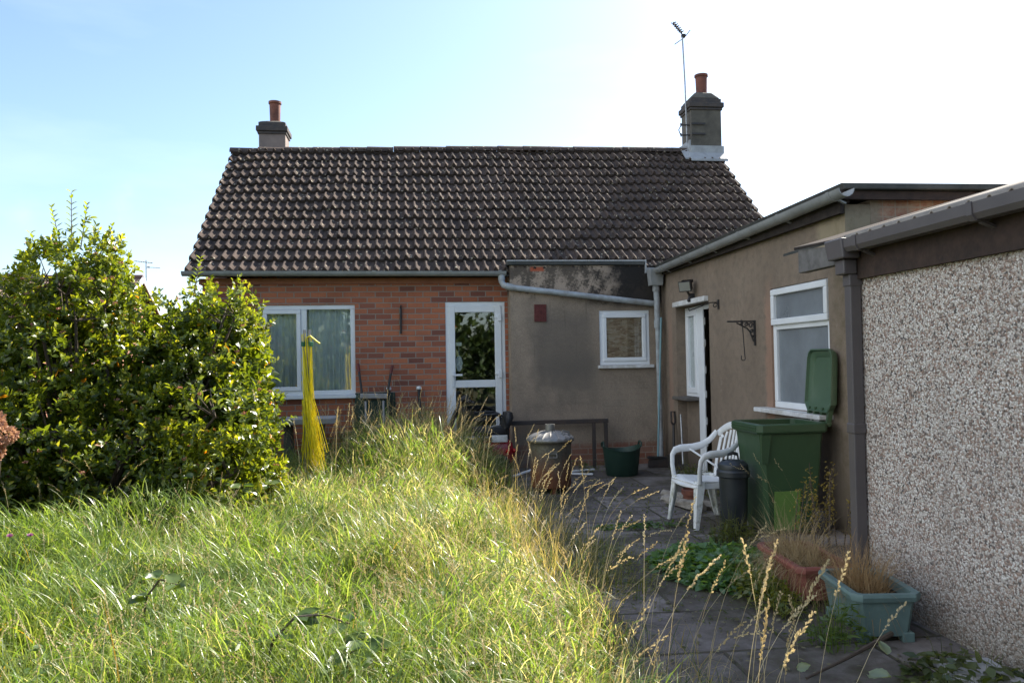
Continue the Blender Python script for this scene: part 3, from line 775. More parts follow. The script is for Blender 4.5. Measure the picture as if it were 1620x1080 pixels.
gt = MB(); half_gutter(gt, (3.372, 5.60, 2.735), (3.372, 10.33, 2.655), .066)
go = gt.build('gutter', MAT['gutter'], ext, smooth=True)
for yy in (5.75, 6.6, 7.45, 8.3, 9.1, 9.9):
    zc = 2.737 - (yy-5.6)*.08/4.73
    b = MB(); half_gutter(b, (3.372, yy, zc), (3.372, yy+.04, zc), .072); b.bar((3.40, yy+.02, zc-.06), (3.46, yy+.02, zc-.085), .03, .012)
    b.build('gutter_bracket', MAT['gutter'], go, smooth=True)
b = MB(); b.hexa([(3.29,10.24,2.44),(3.45,10.24,2.44),(3.45,10.38,2.44),(3.29,10.38,2.44),(3.275,10.22,2.66),(3.46,10.22,2.66),(3.46,10.40,2.66),(3.275,10.40,2.66)])
b.tube([(3.375,10.31,2.44), (3.375,10.31,2.36)], .05, 12)
b.build('hopper', MAT['gutter'], ext, smooth=True, angle=30)
b = MB(); b.tube([(3.375,10.31,2.44), (3.385,10.31,2.2), (3.385,10.315,1.9)], .040, 12); b.tube([(3.385,10.315,1.97), (3.387,10.315,1.86)], .047, 12); b.tube([(3.387,10.315,1.92), (3.40,10.32,.06)], .033, 12)
b.build('downpipe', MAT['pipe'], ext, smooth=True)
# window
a0, a1, z0, z1 = EW
wf = MB(); frame_rect(wf, 'y', a0, a1, z0, z1, EX+.02, EX+.085, .06); wf.box(EX+.02, EX+.085, a0+.06, a1-.06, 1.70, 1.765)
win = wf.build('window', MAT['upvc'], ext, bevel=.006)
wf = MB(); frame_rect(wf, 'y', a0+.015, a1-.015, 1.745, z1-.012, EX-.012, EX+.06, .058); wf.build('sash', MAT['upvc'], win, bevel=.008)
wf = MB(); wf.box(EX+.045, EX+.052, a0+.07, a1-.07, z0+.055, 1.705); wf.box(EX+.022, EX+.03, a0+.07, a1-.07, 1.80, z1-.065); wf.build('pane', MAT['frost'], win)
wf = MB(); wf.box(EX-.13, EX+.10, a0-.03, a1+.16, z0-.045, z0-.003); wf.box(EX-.10, EX-.002, a0+.0, a0+.18, z0-.085, z0-.047)
wf.build('sill', MAT['dirty_upvc'], win, bevel=.008)
# doorway: recessed sidelight, post, open leaf
DXX = EX+.12
b = MB(); b.box(DXX, EX+.2, 9.432, ED[1]-.002, -.05, .90); b.build('dwarf_wall', MAT['ext'], ext)
b = MB(); b.box(EX-.055, DXX+.09, 9.42, 9.955, .905, .945); b.build('slate_ledge', MAT['slate'], ext, bevel=.008)
b = MB(); frame_rect(b, 'y', 9.43, ED[1]-.004, .95, 2.095, DXX, DXX+.07, .05)
side = b.build('side_window', MAT['upvc'], ext, bevel=.005)
b = MB(); frame_rect(b, 'y', 9.475, ED[1]-.05, .995, 2.05, DXX-.012, DXX+.05, .07); b.build('sash', MAT['upvc'], side, bevel=.006)
b = MB(); b.box(DXX+.02, DXX+.026, 9.54, ED[1]-.115, 1.06, 1.985); b.build('pane', MAT['door_frost'], side)
b = MB(); b.box(DXX-.006, DXX+.016, 9.25, 9.427, -.05, 2.095); b.build('door_post', MAT['upvc'], ext, bevel=.006)
b = MB(); b.box(DXX, DXX+.07, 8.76, 8.81, -.05, 2.095); b.box(DXX, DXX+.07, 8.812, 9.248, 2.04, 2.095); b.build('door_frame', MAT['upvc'], ext, bevel=.005)
b = MB(); b.obox((4.06, 8.87, 1.02), (.82, .06, 2.0), (0,0,R(3))); lf = b.build('door_leaf', MAT['upvc'], ext, bevel=.006)
for z in (.35, .62, .95, 1.25, 1.58, 1.85):
    b = MB(); b.box(DXX+.0, DXX+.022, 9.236, 9.247, z, z+.09); b.build('lock_keep', MAT['dirty_upvc'], ext)
b = MB(); b.box(EX-.055, EX+.06, 8.77, 9.875, 2.108, 2.17); b.build('lintel', MAT['dirty_upvc'], ext, bevel=.006)

# ------------------------------------------------------------------ pebbledashed garage
gar = thing('garage', 'pebbledashed concrete garage with corrugated roof and brown square gutter', 'garage', (2.7, 4.42, 0))
w = MB(); w.box(2.7, 2.82, -2.5, 4.42, -.12, 1.99); w.box(2.822, 5.5, 4.3, 4.42, -.12, 1.98); w.box(5.38, 5.5, -2.5, 4.298, -.12, 1.98); w.box(2.822, 5.378, -2.5, -2.38, -.12, 1.98)
w.prism([(2.822,4.3,1.982),(5.5,4.3,1.982),(4.1,4.3,2.50)], (0,.12,0)); w.prism([(2.822,-2.5,1.982),(5.5,-2.5,1.982),(4.1,-2.5,2.50)], (0,.12,0))
w.build('wall', MAT['pebble'], gar)
def corrugated():
    ys = np.arange(-2.7, 4.46, .0125); wv = .13
    H = .042*np.abs(np.sin(np.pi*(ys-4.4)/wv))**3.2
    pts = [(2.585, 2.118), (3.3, 2.327), (4.08, 2.555)]
    V = []; n = len(ys)
    for (x, z) in pts + [(4.12, 2.555), (4.9, 2.327), (5.65, 2.10)]:
        V.append(np.stack([np.full(n, x), ys, z+H], 1))
    F = []; i = np.arange(n-1)
    for k in range(5): F.append(np.stack([k*n+i, (k+1)*n+i, (k+1)*n+i+1, k*n+i+1], 1))
    o = np_mesh('roof', np.concatenate(V), np.concatenate(F), MAT['asbestos'], parent=gar, smooth=True)
    s = o.modifiers.new('solid', 'SOLIDIFY'); s.thickness = .008
    return o
rf = corrugated()
r = MB(); r.prism([(3.98, -2.75, 2.555), (4.10, -2.75, 2.602), (4.22, -2.75, 2.555), (4.10, -2.75, 2.575)], (0, 7.3, 0)); r.build('ridge_cap', MAT['felt'], rf)
r = MB()                                                # boxed verge sticking out past the end wall
r.hexa([(2.60,4.47,2.0),(2.66,4.47,2.0),(2.66,4.92,2.0),(2.60,4.92,2.0),(2.60,4.47,2.12),(2.66,4.47,2.12),(2.66,4.92,2.155),(2.60,4.92,2.155)])
r.hexa([(2.662,4.86,2.0),(4.1,4.86,2.42),(4.1,4.92,2.42),(2.662,4.92,2.0),(2.662,4.86,2.12),(4.1,4.86,2.54),(4.1,4.92,2.54),(2.662,4.92,2.12)])
r.build('verge_box', MAT['grey_board'], gar, bevel=.004)
r = MB(); r.hexa([(2.585,4.464,2.135),(4.1,4.464,2.575),(4.1,4.95,2.575),(2.585,4.95,2.157),(2.585,4.464,2.155),(4.1,4.464,2.600),(4.1,4.95,2.600),(2.585,4.95,2.177)])
r.build('verge_felt', MAT['fascia_dark'], gar, bevel=.006)
r = MB(); r.hexa([(2.96,4.955,2.235),(4.1,4.955,2.575),(4.1,5.835,2.575),(2.96,5.835,2.235),(2.96,4.955,2.255),(4.1,4.955,2.595),(4.1,5.835,2.595),(2.96,5.835,2.255)])
r.build('sun_block_roof', MAT['felt'], gar)  # added sheet over the gap before the extension, keeps sun off the patio
r = MB(); r.box(2.665, 2.698, -2.6, 4.46, 1.90, 2.10); r.box(2.60, 2.664, -2.6, 4.46, 2.06, 2.085); r.build('fascia', MAT['fascia_brown'], gar)
g2 = MB(); P = [(2.545,2.132),(2.552,2.132),(2.556,2.085),(2.572,2.062),(2.625,2.062),(2.64,2.085),(2.642,2.132),(2.648,2.132),(2.648,2.08),(2.632,2.054),(2.566,2.054),(2.548,2.08)]
g2.prism([(x, -2.6, z) for x, z in P], (0, 6.88, 0))
go = g2.build('gutter', MAT['brown_gutter'], gar, smooth=True, angle=25)
for yy in (-1.8, -.8, .2, 1.2, 2.2, 3.22, 4.15):
    b = MB(); Q = [(x-.006 if x < 2.6 else x+.003, z-.006 if z < 2.12 else z+.003) for x, z in P]
    b.prism([(x, yy, z) for x, z in Q], (0, .035, 0)); b.bar((2.60, yy+.017, 2.047), (2.67, yy+.017, 2.02), .03, .012); b.build('gutter_bracket', MAT['brown_gutter'], go)
b = MB(); b.hexa([(2.545,4.285,2.02),(2.655,4.285,2.02),(2.655,4.46,2.02),(2.545,4.46,2.02),(2.535,4.285,2.14),(2.655,4.285,2.14),(2.655,4.48,2.14),(2.535,4.48,2.14)]); b.box(2.575, 2.66, 4.33, 4.43, 1.93, 2.018)
b.build('gutter_outlet', MAT['brown_gutter'], gar, bevel=.008)
b = MB(); b.box(2.622, 2.692, 4.345, 4.413, .02, 1.928); b.box(2.616, 2.698, 4.339, 4.419, 1.86, 1.929); b.box(2.616, 2.698, 4.339, 4.419, .98, 1.04)
b.build('downpipe', MAT['brown_gutter'], gar, bevel=.006)

# ------------------------------------------------------------------ things on the walls and roof
# TV aerial strapped to the right chimney
ae = thing('tv_aerial', 'tall thin television aerial strapped to the sooty right hand chimney', 'aerial', (4.93, 13.2, 5.3))
b = MB(); b.tube([(4.95,13.2,5.25), (4.935,13.2,6.3), (4.905,13.2,7.16)], .014, 8); b.build('mast', MAT['steel'], ae, smooth=True)
for z in (5.38, 5.56):
    b = MB(); b.bar((4.84,13.2,z), (5.0,13.2,z), .03, .02); b.bar((5.0,13.1,z), (5.25,13.09,z+.0), .012, .03); b.tube([(4.84,13.2,z-.03),(4.84,13.2,z+.03)], .012, 6); b.build('wall_bracket', MAT['black_iron'], ae)
b = MB(); b.tube([(4.84,13.2,5.36), (4.80,13.2,5.47), (4.86,13.2,5.58)], .009, 6); b.build('cable', MAT['black_iron'], ae)
A0 = Vector((4.64,12.9,7.235)); A1 = Vector((5.0,13.28,7.15)); dA = (A1-A0)
b = MB(); b.tube([A0, A1], .010, 8); b.build('boom', MAT['black_iron'], ae, smooth=True)
sd = dA.cross(Vector((0,0,1))).normalized()
for k in range(6):
    p = A0 + dA*(.03+.12*k); b = MB()
    b.tube([p-sd*.05+Vector((0,0,.028)), p+Vector((0,0,.0)), p+sd*.05+Vector((0,0,.028))], .0085, 6); b.tube([p+Vector((0,0,-.02)), p+Vector((0,0,.03))], .014, 6)
    b.build('director', MAT['black_iron'], ae)
p = A0 + dA*.80; b = MB(); b.obox(p+Vector((0,0,-.01)), (.07,.05,.05)); b.build('dipole_box', MAT['black_iron'], ae)
pr_ = A0 + dA*.93
for q in ((-.10,.22), (.10,.10), (-.10,-.10), (.10,-.20)):
    b = MB(); e = pr_ + sd*q[0]*1.4 + Vector((-.03 if q[1]>0 else -.06,0,q[1])); b.tube([pr_, e], .0075, 6); b.build('reflector_rod', MAT['steel'], ae)

# floodlight
fl = thing('floodlight', 'small black outdoor floodlight on the wall above the side door', 'floodlight', (3.49, 9.25, 2.2))
b = MB()
cF = Vector((3.39, 9.17, 2.325)); rotF = (R(14), R(0), R(-50))
Mf = Matrix.Rotation(rotF[2],3,'Z') @ Matrix.Rotation(rotF[0],3,'X')
def fp(x, y, z): return cF + Mf @ Vector((x, y, z))
b.hexa([fp(-.085,-.05,-.065), fp(.085,-.05,-.065), fp(.05,.05,-.045), fp(-.05,.05,-.045), fp(-.085,-.05,.065), fp(.085,-.05,.065), fp(.05,.05,.045), fp(-.05,.05,.045)])
for i in range(5): b.obox(fp(-.06+.03*i, .03, .05), (.006,.07,.04), rotF)
b.build('housing', MAT['black_iron'], fl, bevel=.006)
b = MB(); b.obox(fp(0,-.053,0), (.145,.006,.105), rotF); b.build('lens', simple('floodlight_glass', (.22,.22,.20), .12, .6), fl)
b = MB(); b.bar((3.405,9.2,2.27), (3.45,9.22,2.20), .03, .012); b.box(3.44, 3.498, 9.19, 9.25, 2.175, 2.235); b.bar((3.45,9.22,2.18), (3.42,9.2,2.14), .03, .03); b.build('bracket', MAT['black_iron'], fl)

# hanging basket arms
def scroll(c, r, turns, n=20, ax='y', start=0, sgn=1):
    out = []
    for i in range(n+1):
        a = start + sgn*turns*2*math.pi*i/n; rr = r*(1-.75*i/n)
        out.append((c[0]+rr*math.cos(a), c[1], c[2]+rr*math.sin(a)))
    return out
ba = thing('basket_bracket', 'thin plain iron basket arm sticking out beside the side door lintel', 'wall bracket', (3.5, 8.45, 2.05))
b = MB(); b.tube([(3.49,8.45,2.068), (3.40,8.45,2.065), (3.30,8.45,2.03), (3.17,8.45,1.985), (3.15,8.45,1.975), (3.14,8.45,2.0)], .007, 6); b.build('arm', MAT['black_iron'], ba)
b = MB(); b.box(3.485, 3.499, 8.435, 8.465, 1.99, 2.10); b.tube(scroll((3.455,8.45,2.03), .032, 1.1), .006, 6); b.build('back_plate', MAT['black_iron'], ba)
orn = thing('basket_bracket', 'ornate black scrolled iron hanging basket bracket on the brown rendered wall', 'wall bracket', (3.5, 7.53, 1.7))
yb = 7.53
b = MB(); b.box(3.483, 3.499, yb-.012, yb+.012, 1.56, 1.815); b.build('back_plate', MAT['black_iron'], orn)
b = MB(); b.box(3.20, 3.482, yb-.010, yb+.010, 1.797, 1.813); b.build('arm', MAT['black_iron'], orn)
b = MB()
b.tube([(3.478,yb,1.60), (3.455,yb,1.66), (3.44,yb,1.70), (3.41,yb,1.735), (3.36,yb,1.76), (3.30,yb,1.79)], .008, 6)
for c, r in (((3.452,yb,1.765), .028), ((3.405,yb,1.772), .022), ((3.46,yb,1.705), .02), ((3.355,yb,1.780), .014), ((3.468,yb,1.65), .013)): b.tube(scroll(c, r, 1.2), .0065, 6)
b.build('scrollwork', MAT['black_iron'], orn)
hk = thing('hook', 'long thin wire hook hanging from the ornate bracket', 'hook', (3.35, 7.53, 1.795))
b = MB(); b.tube([(3.345,yb,1.818), (3.36,yb,1.815), (3.362,yb,1.78), (3.375,yb,1.52), (3.38,yb,1.45)] + [(3.362+.022*math.cos(a),yb,1.435+.025*math.sin(a)) for a in [0,-.6,-1.2,-1.8,-2.4,-3.0]] + [(3.345,yb,1.46)], .005, 6)
b.build('wire', MAT['black_iron'], hk)
iron = thing('wall_hook', 'black iron bar hook hanging on the red brick wall between window and door', 'hook', (-.09, FY-.02, 2.03))
b = MB(); b.tube([(-.088, FY-.02, 2.20), (-.09, FY-.025, 2.10), (-.092, FY-.022, 1.84)], [.012,.016,.012], 8); b.build('bar', MAT['black_iron'], iron)
b = MB(); b.tube([(-.086, FY-.001, 2.225), (-.086, FY-.03, 2.225), (-.088, FY-.045, 2.205), (-.088, FY-.03, 2.19)], .009, 6); b.build('nail', MAT['black_iron'], iron)

# ------------------------------------------------------------------ wheelie bin with its lid thrown open
wb = thing('wheelie_bin', 'green wheelie bin with lid thrown open against the extension window', 'wheelie bin', (3.05, 6.3, 0))
def ring(x0, x1, y0, y1, z, ch=.03):
    return [(x0+ch,y0,z),(x1-ch,y0,z),(x1,y0+ch,z),(x1,y1-ch,z),(x1-ch,y1,z),(x0+ch,y1,z),(x0,y1-ch,z),(x0,y0+ch,z)]
def loft(mb, rings, cap0=True, cap1=False):
    base = len(mb.v); n = len(rings[0])
    for r in rings: mb.v += [tuple(p) for p in r]
    for k in range(len(rings)-1):
        for j in range(n):
            j2 = (j+1) % n; mb.face((base+k*n+j, base+k*n+j2, base+(k+1)*n+j2, base+(k+1)*n+j))
    if cap0: mb.face([base+j for j in range(n)][::-1])
    if cap1: mb.face([base+(len(rings)-1)*n+j for j in range(n)])
    return mb
b = MB()
loft(b, [ring(2.84,3.29,6.11,6.51,.02), ring(2.83,3.295,6.10,6.52,.10), ring(2.775,3.335,6.055,6.565,.78), ring(2.772,3.337,6.053,6.567,.80),
         ring(2.768,3.34,6.05,6.57,.84), ring(2.785,3.32,6.07,6.55,.845), ring(2.855,3.27,6.13,6.49,.10)], True, True)
b.build('body', MAT['bin_green'], wb, smooth=True, angle=25)
b = MB()
loft(b, [ring(2.745,3.36,6.025,6.595,.845,.035), ring(2.735,3.37,6.015,6.605,.86,.04), ring(2.735,3.37,6.015,6.605,.915,.04), ring(2.75,3.36,6.03,6.59,.925,.035),
         ring(2.79,3.315,6.075,6.545,.922,.03), ring(2.79,3.315,6.075,6.545,.846,.03), ring(2.745,3.36,6.025,6.595,.845,.035)], False, False)
b.build('rim', MAT['bin_green'], wb, smooth=True, angle=30)
b = MB(); b.box(2.728, 2.736, 6.06, 6.56, .872, .880); b.box(2.728, 2.736, 6.06, 6.56, .895, .902); b.hexa([(2.775,6.048,.60),(2.83,6.045,.60),(2.83,6.056,.60),(2.775,6.058,.60),(2.768,6.04,.845),(2.86,6.035,.845),(2.86,6.05,.845),(2.768,6.052,.845)])
b.build('moulded_rib', MAT['bin_green'], wb, bevel=.003)
b = MB(); b.tube([(3.36,6.10,.90), (3.425,6.10,.905), (3.445,6.14,.905), (3.445,6.48,.905), (3.425,6.52,.905), (3.36,6.52,.90)], .016, 8); b.build('handle', MAT['bin_green'], wb, smooth=True)
for yy in (6.07, 6.55):
    b = MB(); M0 = len(b.v); b.lathe([(0,-.025),(.085,-.025),(.10,-.015),(.10,.015),(.085,.025),(0,.025)], (0,0,0), 20)
    b.v = [(3.30+p[0], yy+p[2]+.0, .10+p[1]) for p in b.v]; b.build('wheel', MAT['rubber'], wb, smooth=True)
b = MB(); b.hexa([(2.89,6.090,.05),(3.12,6.090,.05),(3.12,6.098,.05),(2.89,6.098,.05),(2.89,6.066,.37),(3.12,6.066,.37),(3.12,6.074,.37),(2.89,6.074,.37)]); b.build('sticker', MAT['sticker'], wb)
# lid: shallow rounded tray standing up, inside towards the path
Ml = Matrix.Rotation(R(9), 4, 'Y'); Lo = Vector((3.425, 6.31, .915))
def lp(u, v, d): return Lo + (Matrix.Rotation(R(-5),3,'Z') @ Matrix.Rotation(R(4),3,'Y') @ Vector((d, v, u)))   # u up, v sideways, d depth(+ towards wall)
def lring(u0, u1, hv, d, ch):
    return [lp(u0+ch,-hv,d),lp(u1-ch,-hv*.93,d),lp(u1-ch*.3,-hv*.93+ch*.35,d),lp(u1,-hv*.93+ch,d),lp(u1,hv*.93-ch,d),lp(u1-ch*.3,hv*.93-ch*.35,d),lp(u1-ch,hv*.93,d),lp(u0+ch,hv,d),lp(u0,hv-ch,d),lp(u0,-hv+ch,d)]
b = MB()
loft(b, [lring(.10,.60,.25,.05,.06), lring(.085,.615,.262,.03,.07), lring(.08,.62,.27,-.01,.07), lring(.09,.61,.258,-.012,.065), lring(.10,.60,.248,.012,.06), lring(.13,.57,.215,.018,.06), lring(.15,.55,.195,.034,.06)], True, True)
ld = b.build('lid', MAT['bin_lid'], wb, smooth=True, angle=30)
b = MB()
for v0 in (-.20, -.07, .07, .20): b.hexa([lp(-.03,v0-.014,-.02),lp(-.03,v0+.014,-.02),lp(-.03,v0+.014,.02),lp(-.03,v0-.014,.02),lp(.12,v0-.014,.0),lp(.12,v0+.014,.0),lp(.12,v0+.014,.045),lp(.12,v0-.014,.045)])
b.tube([lp(-.02,-.23,0), lp(-.02,.23,0)], .012, 8)
b.build('hinge', MAT['bin_green'], ld, bevel=.003)

# black dustbin behind it
bb = thing('dustbin', 'small black plastic dustbin with domed lid between white chair and green bin', 'dustbin', (3.06, 6.85, 0))
b = MB(); b.lathe([(0,.0),(.165,.0),(.17,.02),(.20,.43),(.205,.435),(.205,.46),(.19,.46),(.15,.02)], (3.06,6.85,0), 28); b.build('body', MAT['bin_black'], bb, smooth=True, angle=30)
b = MB(); b.lathe([(.222,.435),(.228,.44),(.228,.475),(.218,.485),(.21,.49),(.212,.51),(.205,.53),(.15,.555),(.14,.545),(.09,.56),(.0,.565)], (3.06,6.85,0), 28); lid = b.build('lid', MAT['bin_black'], bb, smooth=True, angle=28)
b = MB(); b.tube([(2.98,6.85,.555),(2.99,6.85,.60),(3.06,6.85,.612),(3.13,6.85,.60),(3.14,6.85,.555)], .014, 8); b.build('handle', MAT['bin_black'], lid, smooth=True)

bb.location = (2.635, 6.15, 0); bb.scale = (.58, .60, 1.08)
wb.location = (3.05, 6.18, 0); wb.scale = (.95, .95, .98)
# ------------------------------------------------------------------ white plastic armchair (seat front towards -x)
ch = thing('garden_chair', 'white plastic stacking garden armchair beside the green bin', 'chair', (0,0,0))
W2 = .27
def chair_leg(front, sgn):
    b = MB()
    x0 = -.24 if front else .20; xs = -.30 if front else .30
    y0, ys = sgn*W2, sgn*(W2+.035)
    w0, w1 = .045, .028
    s_ = 1 if front else -1
    top = [(x0-.02*s_, y0+sgn*.02), (x0+w0*s_*1.6, y0+sgn*.015), (x0+w0*s_*1.6, y0-sgn*.012), (x0+.02*s_, y0-sgn*.018), (x0+.0, y0-sgn*.07), (x0-.02*s_, y0-sgn*.07)]
    bot = [(xs-.014*s_, ys+sgn*.012), (xs+w1*s_, ys+sgn*.010), (xs+w1*s_, ys-sgn*.008), (xs+.01*s_, ys-sgn*.012), (xs+.0, ys-sgn*.035), (xs-.014*s_, ys-sgn*.035)]
    loft(b, [[(x,y,0) for x,y in bot], [(x*.5+X*.5, y*.5+Y_*.5, .19) for (x,y),(X,Y_) in zip(bot,top)], [(x,y,.405) for x,y in top]], True, True)
    b.build('leg', MAT['chair_dirty'], ch, smooth=True, angle=30)
for fr in (True, False):
    for sg in (-1, 1): chair_leg(fr, sg)
# seat: dished shell with rolled front
nx, ny = 14, 13; V = []; F = []
def seat_z(u, v):
    z = .415 - .035*u - .022*math.cos(v*math.pi/2)*(1-(2*u-1)**2*.5)
    if u < .15: z -= .05*((.15-u)/.15)**2
    return z
b = MB(); base = 0
for s_ in (0, 1):
    for i in range(nx):
        u = i/(nx-1)
        for j in range(ny):
            v = -1+2*j/(ny-1); hw = .275-.035*u
            x = -.275+.52*u - .025*(1-v*v)*(1 if u < .01 else 0)
            b.v.append((x, v*hw, seat_z(u, v)-.012*s_))
for s_ in (0, 1):
    o_ = s_*nx*ny
    for i in range(nx-1):
        for j in range(ny-1): b.face((o_+i*ny+j, o_+i*ny+j+1, o_+(i+1)*ny+j+1, o_+(i+1)*ny+j))
loop = [j for j in range(ny)] + [i*ny+ny-1 for i in range(1,nx)] + [(nx-1)*ny+j for j in range(ny-2,-1,-1)] + [i*ny for i in range(nx-2,0,-1)]
for a, c in zip(loop, loop[1:]+loop[:1]): b.face((a, c, nx*ny+c, nx*ny+a))
b.build('seat', MAT['chair'], ch, smooth=True, angle=60)
b = MB(); b.hexa([(-.235,-.27,.33),(-.20,-.27,.33),(-.20,.27,.33),(-.235,.27,.33),(-.28,-.272,.385),(-.24,-.272,.40),(-.24,.272,.40),(-.28,.272,.385)]); b.hexa([(.20,-.23,.31),(.215,-.23,.31),(.215,.23,.31),(.20,.23,.31),(.235,-.235,.38),(.25,-.235,.38),(.25,.235,.38),(.235,.235,.38)])
for sg in (-1,1): b.hexa([(-.2,sg*.262,.34),(.2,sg*.238,.33),(.2,sg*.25,.33),(-.2,sg*.274,.34),(-.23,sg*.262,.39),(.23,sg*.235,.375),(.23,sg*.247,.375),(-.23,sg*.274,.39)])
b.build('seat_apron', MAT['chair'], ch, bevel=.006)
for sg in (-1, 1):                                     # arms: rise from the front legs, sweep back up to the top of the backrest
    b = MB()
    pts = [(-.235, sg*.285, .39), (-.245, sg*.305, .50), (-.235, sg*.318, .585), (-.20, sg*.325, .625), (-.13, sg*.325, .640), (.02, sg*.315, .645), (.13, sg*.30, .665), (.22, sg*.275, .715), (.285, sg*.24, .79)]
    b.tube(pts, [.028,.026,.028,.032,.034,.034,.032,.028,.024], 10, flat=.55, up=(0,1,0)); b.build('armrest', MAT['chair'], ch, smooth=True)
for k in range(7):                                     # back slats
    v = -1+2*k/6; b = MB()
    pts = [(.225+.02*(1-v*v), v*.205, .385), (.262+.03*(1-v*v), v*.212, .55), (.315+.03*(1-v*v), v*.20, .74), (.335+.03*(1-v*v), v*.185, .82-.06*v*v)]
    for p, q in zip(pts, pts[1:]): b.bar(p, q, .036 if abs(v) < .9 else .05, .012, up=(1,0,0))
    b.build('back_slat', MAT['chair'], ch, bevel=.003)
b = MB(); b.tube([(.31+.045*(1-(y/.24)**2), y, .86-.085*(y/.24)**2) for y in np.linspace(-.245,.245,13)], .032, 10, flat=.5, up=(1,0,0)); b.build('top_rail', MAT['chair'], ch, smooth=True)
ch.location = (2.585, 6.62, .0); ch.rotation_euler = (0, 0, R(7)); ch.scale = (.80, .84, .98)

rod = MB(); rod.tube([(2.47,6.70,.64), (2.78,6.45,.40)], .009, 8)
tag(rod.build('metal_rod', MAT['chair'], origin=(2.68,6.63,.5), smooth=True), 'thin pale metal rod propped across the white garden chair', 'rod')

# ------------------------------------------------------------------ incinerator bin
ic = thing('incinerator', 'rusting galvanised garden incinerator with ribbed lid and short chimney', 'incinerator', (1.55, 8.55, 0))
cx, cy = 1.55, 8.55
b = MB(); prof = [(0,.06),(.218,.06),(.222,.065)]
for z in np.linspace(.08, .52, 23): prof.append((.222+.012*z + .004*math.sin(z*150), z))
prof += [(.236,.545),(.244,.55),(.244,.575),(.232,.58),(.21,.1)]
b.lathe(prof, (cx,cy,0), 40); bd = b.build('body', MAT['incin'], ic, smooth=True, angle=50)
for a in (30, 150, 270):
    b = MB(); x, y = cx+.19*math.cos(R(a)), cy+.19*math.sin(R(a)); b.tube([(x,y,.10),(x,y,0)], .022, 8); b.build('foot', MAT['incin'], ic)
b = MB(); n = 72; base = 0
prof = [(.262,.562),(.266,.575),(.258,.592),(.19,.632),(.10,.662),(.05,.668),(.0,.668)]
for (r, z) in prof:
    for j in range(n):
        t = 2*math.pi*j/n; wv = .010*max(0, math.cos(t*18))*(1 if .06 < r < .262 else 0)*(r/.26)
        b.v.append((cx+r*math.cos(t), cy+r*math.sin(t), z+wv))
for i in range(len(prof)-1):
    for j in range(n): j2 = (j+1) % n; b.face((i*n+j, i*n+j2, (i+1)*n+j2, (i+1)*n+j))
ld = b.build('lid', MAT['galv'], ic, smooth=True, angle=40)
b = MB(); b.lathe([(.052,.655),(.052,.74),(.046,.74),(.044,.66)], (cx,cy,0), 20); b.build('flue', MAT['galv'], ld, smooth=True, angle=40)
b = MB(); b.tube([(cx+.10,cy-.13,.63),(cx+.11,cy-.14,.675),(cx+.19,cy-.09,.655),(cx+.20,cy-.08,.60)], .009, 6); b.build('lid_handle', MAT['steel'], ld)
for a in (-95, 60):
    b = MB(); x, y = cx+.235*math.cos(R(a)), cy+.235*math.sin(R(a)); tx, ty = -math.sin(R(a)), math.cos(R(a))
    b.hexa([(x-tx*.05,y-ty*.05,.43),(x+tx*.05,y+ty*.05,.43),(x*1.0+tx*.05,y+ty*.05+.012,.43),(x-tx*.05,y-ty*.05+.012,.43),(x-tx*.05,y-ty*.05-.01,.475),(x+tx*.05,y+ty*.05-.01,.475),(x+tx*.05,y+ty*.05+.012,.475),(x-tx*.05,y-ty*.05+.012,.475)])
    b.tube([(x-tx*.042,y-ty*.042-.015,.44),(x-tx*.042,y-ty*.042-.03,.40),(x+tx*.042,y+ty*.042-.03,.40),(x+tx*.042,y+ty*.042-.015,.44)], .006, 6)
    b.build('side_handle', MAT['galv'], bd)

# ------------------------------------------------------------------ green trug
tr = thing('trug', 'dark green flexible garden tub standing against the annex wall', 'tub', (2.62, 9.5, 0))
b = MB(); tx, ty = 2.62, 9.5; n = 36
prof = [(0,.004),(.18,.004),(.19,.02),(.222,.30),(.232,.335),(.237,.345),(.228,.345),(.215,.30),(.18,.03),(0,.03)]
for (r, z) in prof:
    for j in range(n):
        t = 2*math.pi*j/n; zz = z + (.028*math.cos(2*t)*max(0,(z-.2)/.14) if z > .2 else 0); b.v.append((tx+r*math.cos(t)*1.04, ty+r*math.sin(t)*.96, zz))
for i in range(len(prof)-1):
    for j in range(n): j2 = (j+1) % n; b.face((i*n+j, i*n+j2, (i+1)*n+j2, (i+1)*n+j))
b.build('body', MAT['tub'], tr, smooth=True, angle=45)
for sg in (-1, 1):
    b = MB(); b.tube([(tx+sg*.235, ty-.06, .36), (tx+sg*.24, ty-.05, .405), (tx+sg*.23, ty, .42), (tx+sg*.24, ty+.05, .405), (tx+sg*.235, ty+.06, .36)], .012, 8); b.build('handle', MAT['tub'], tr, smooth=True)

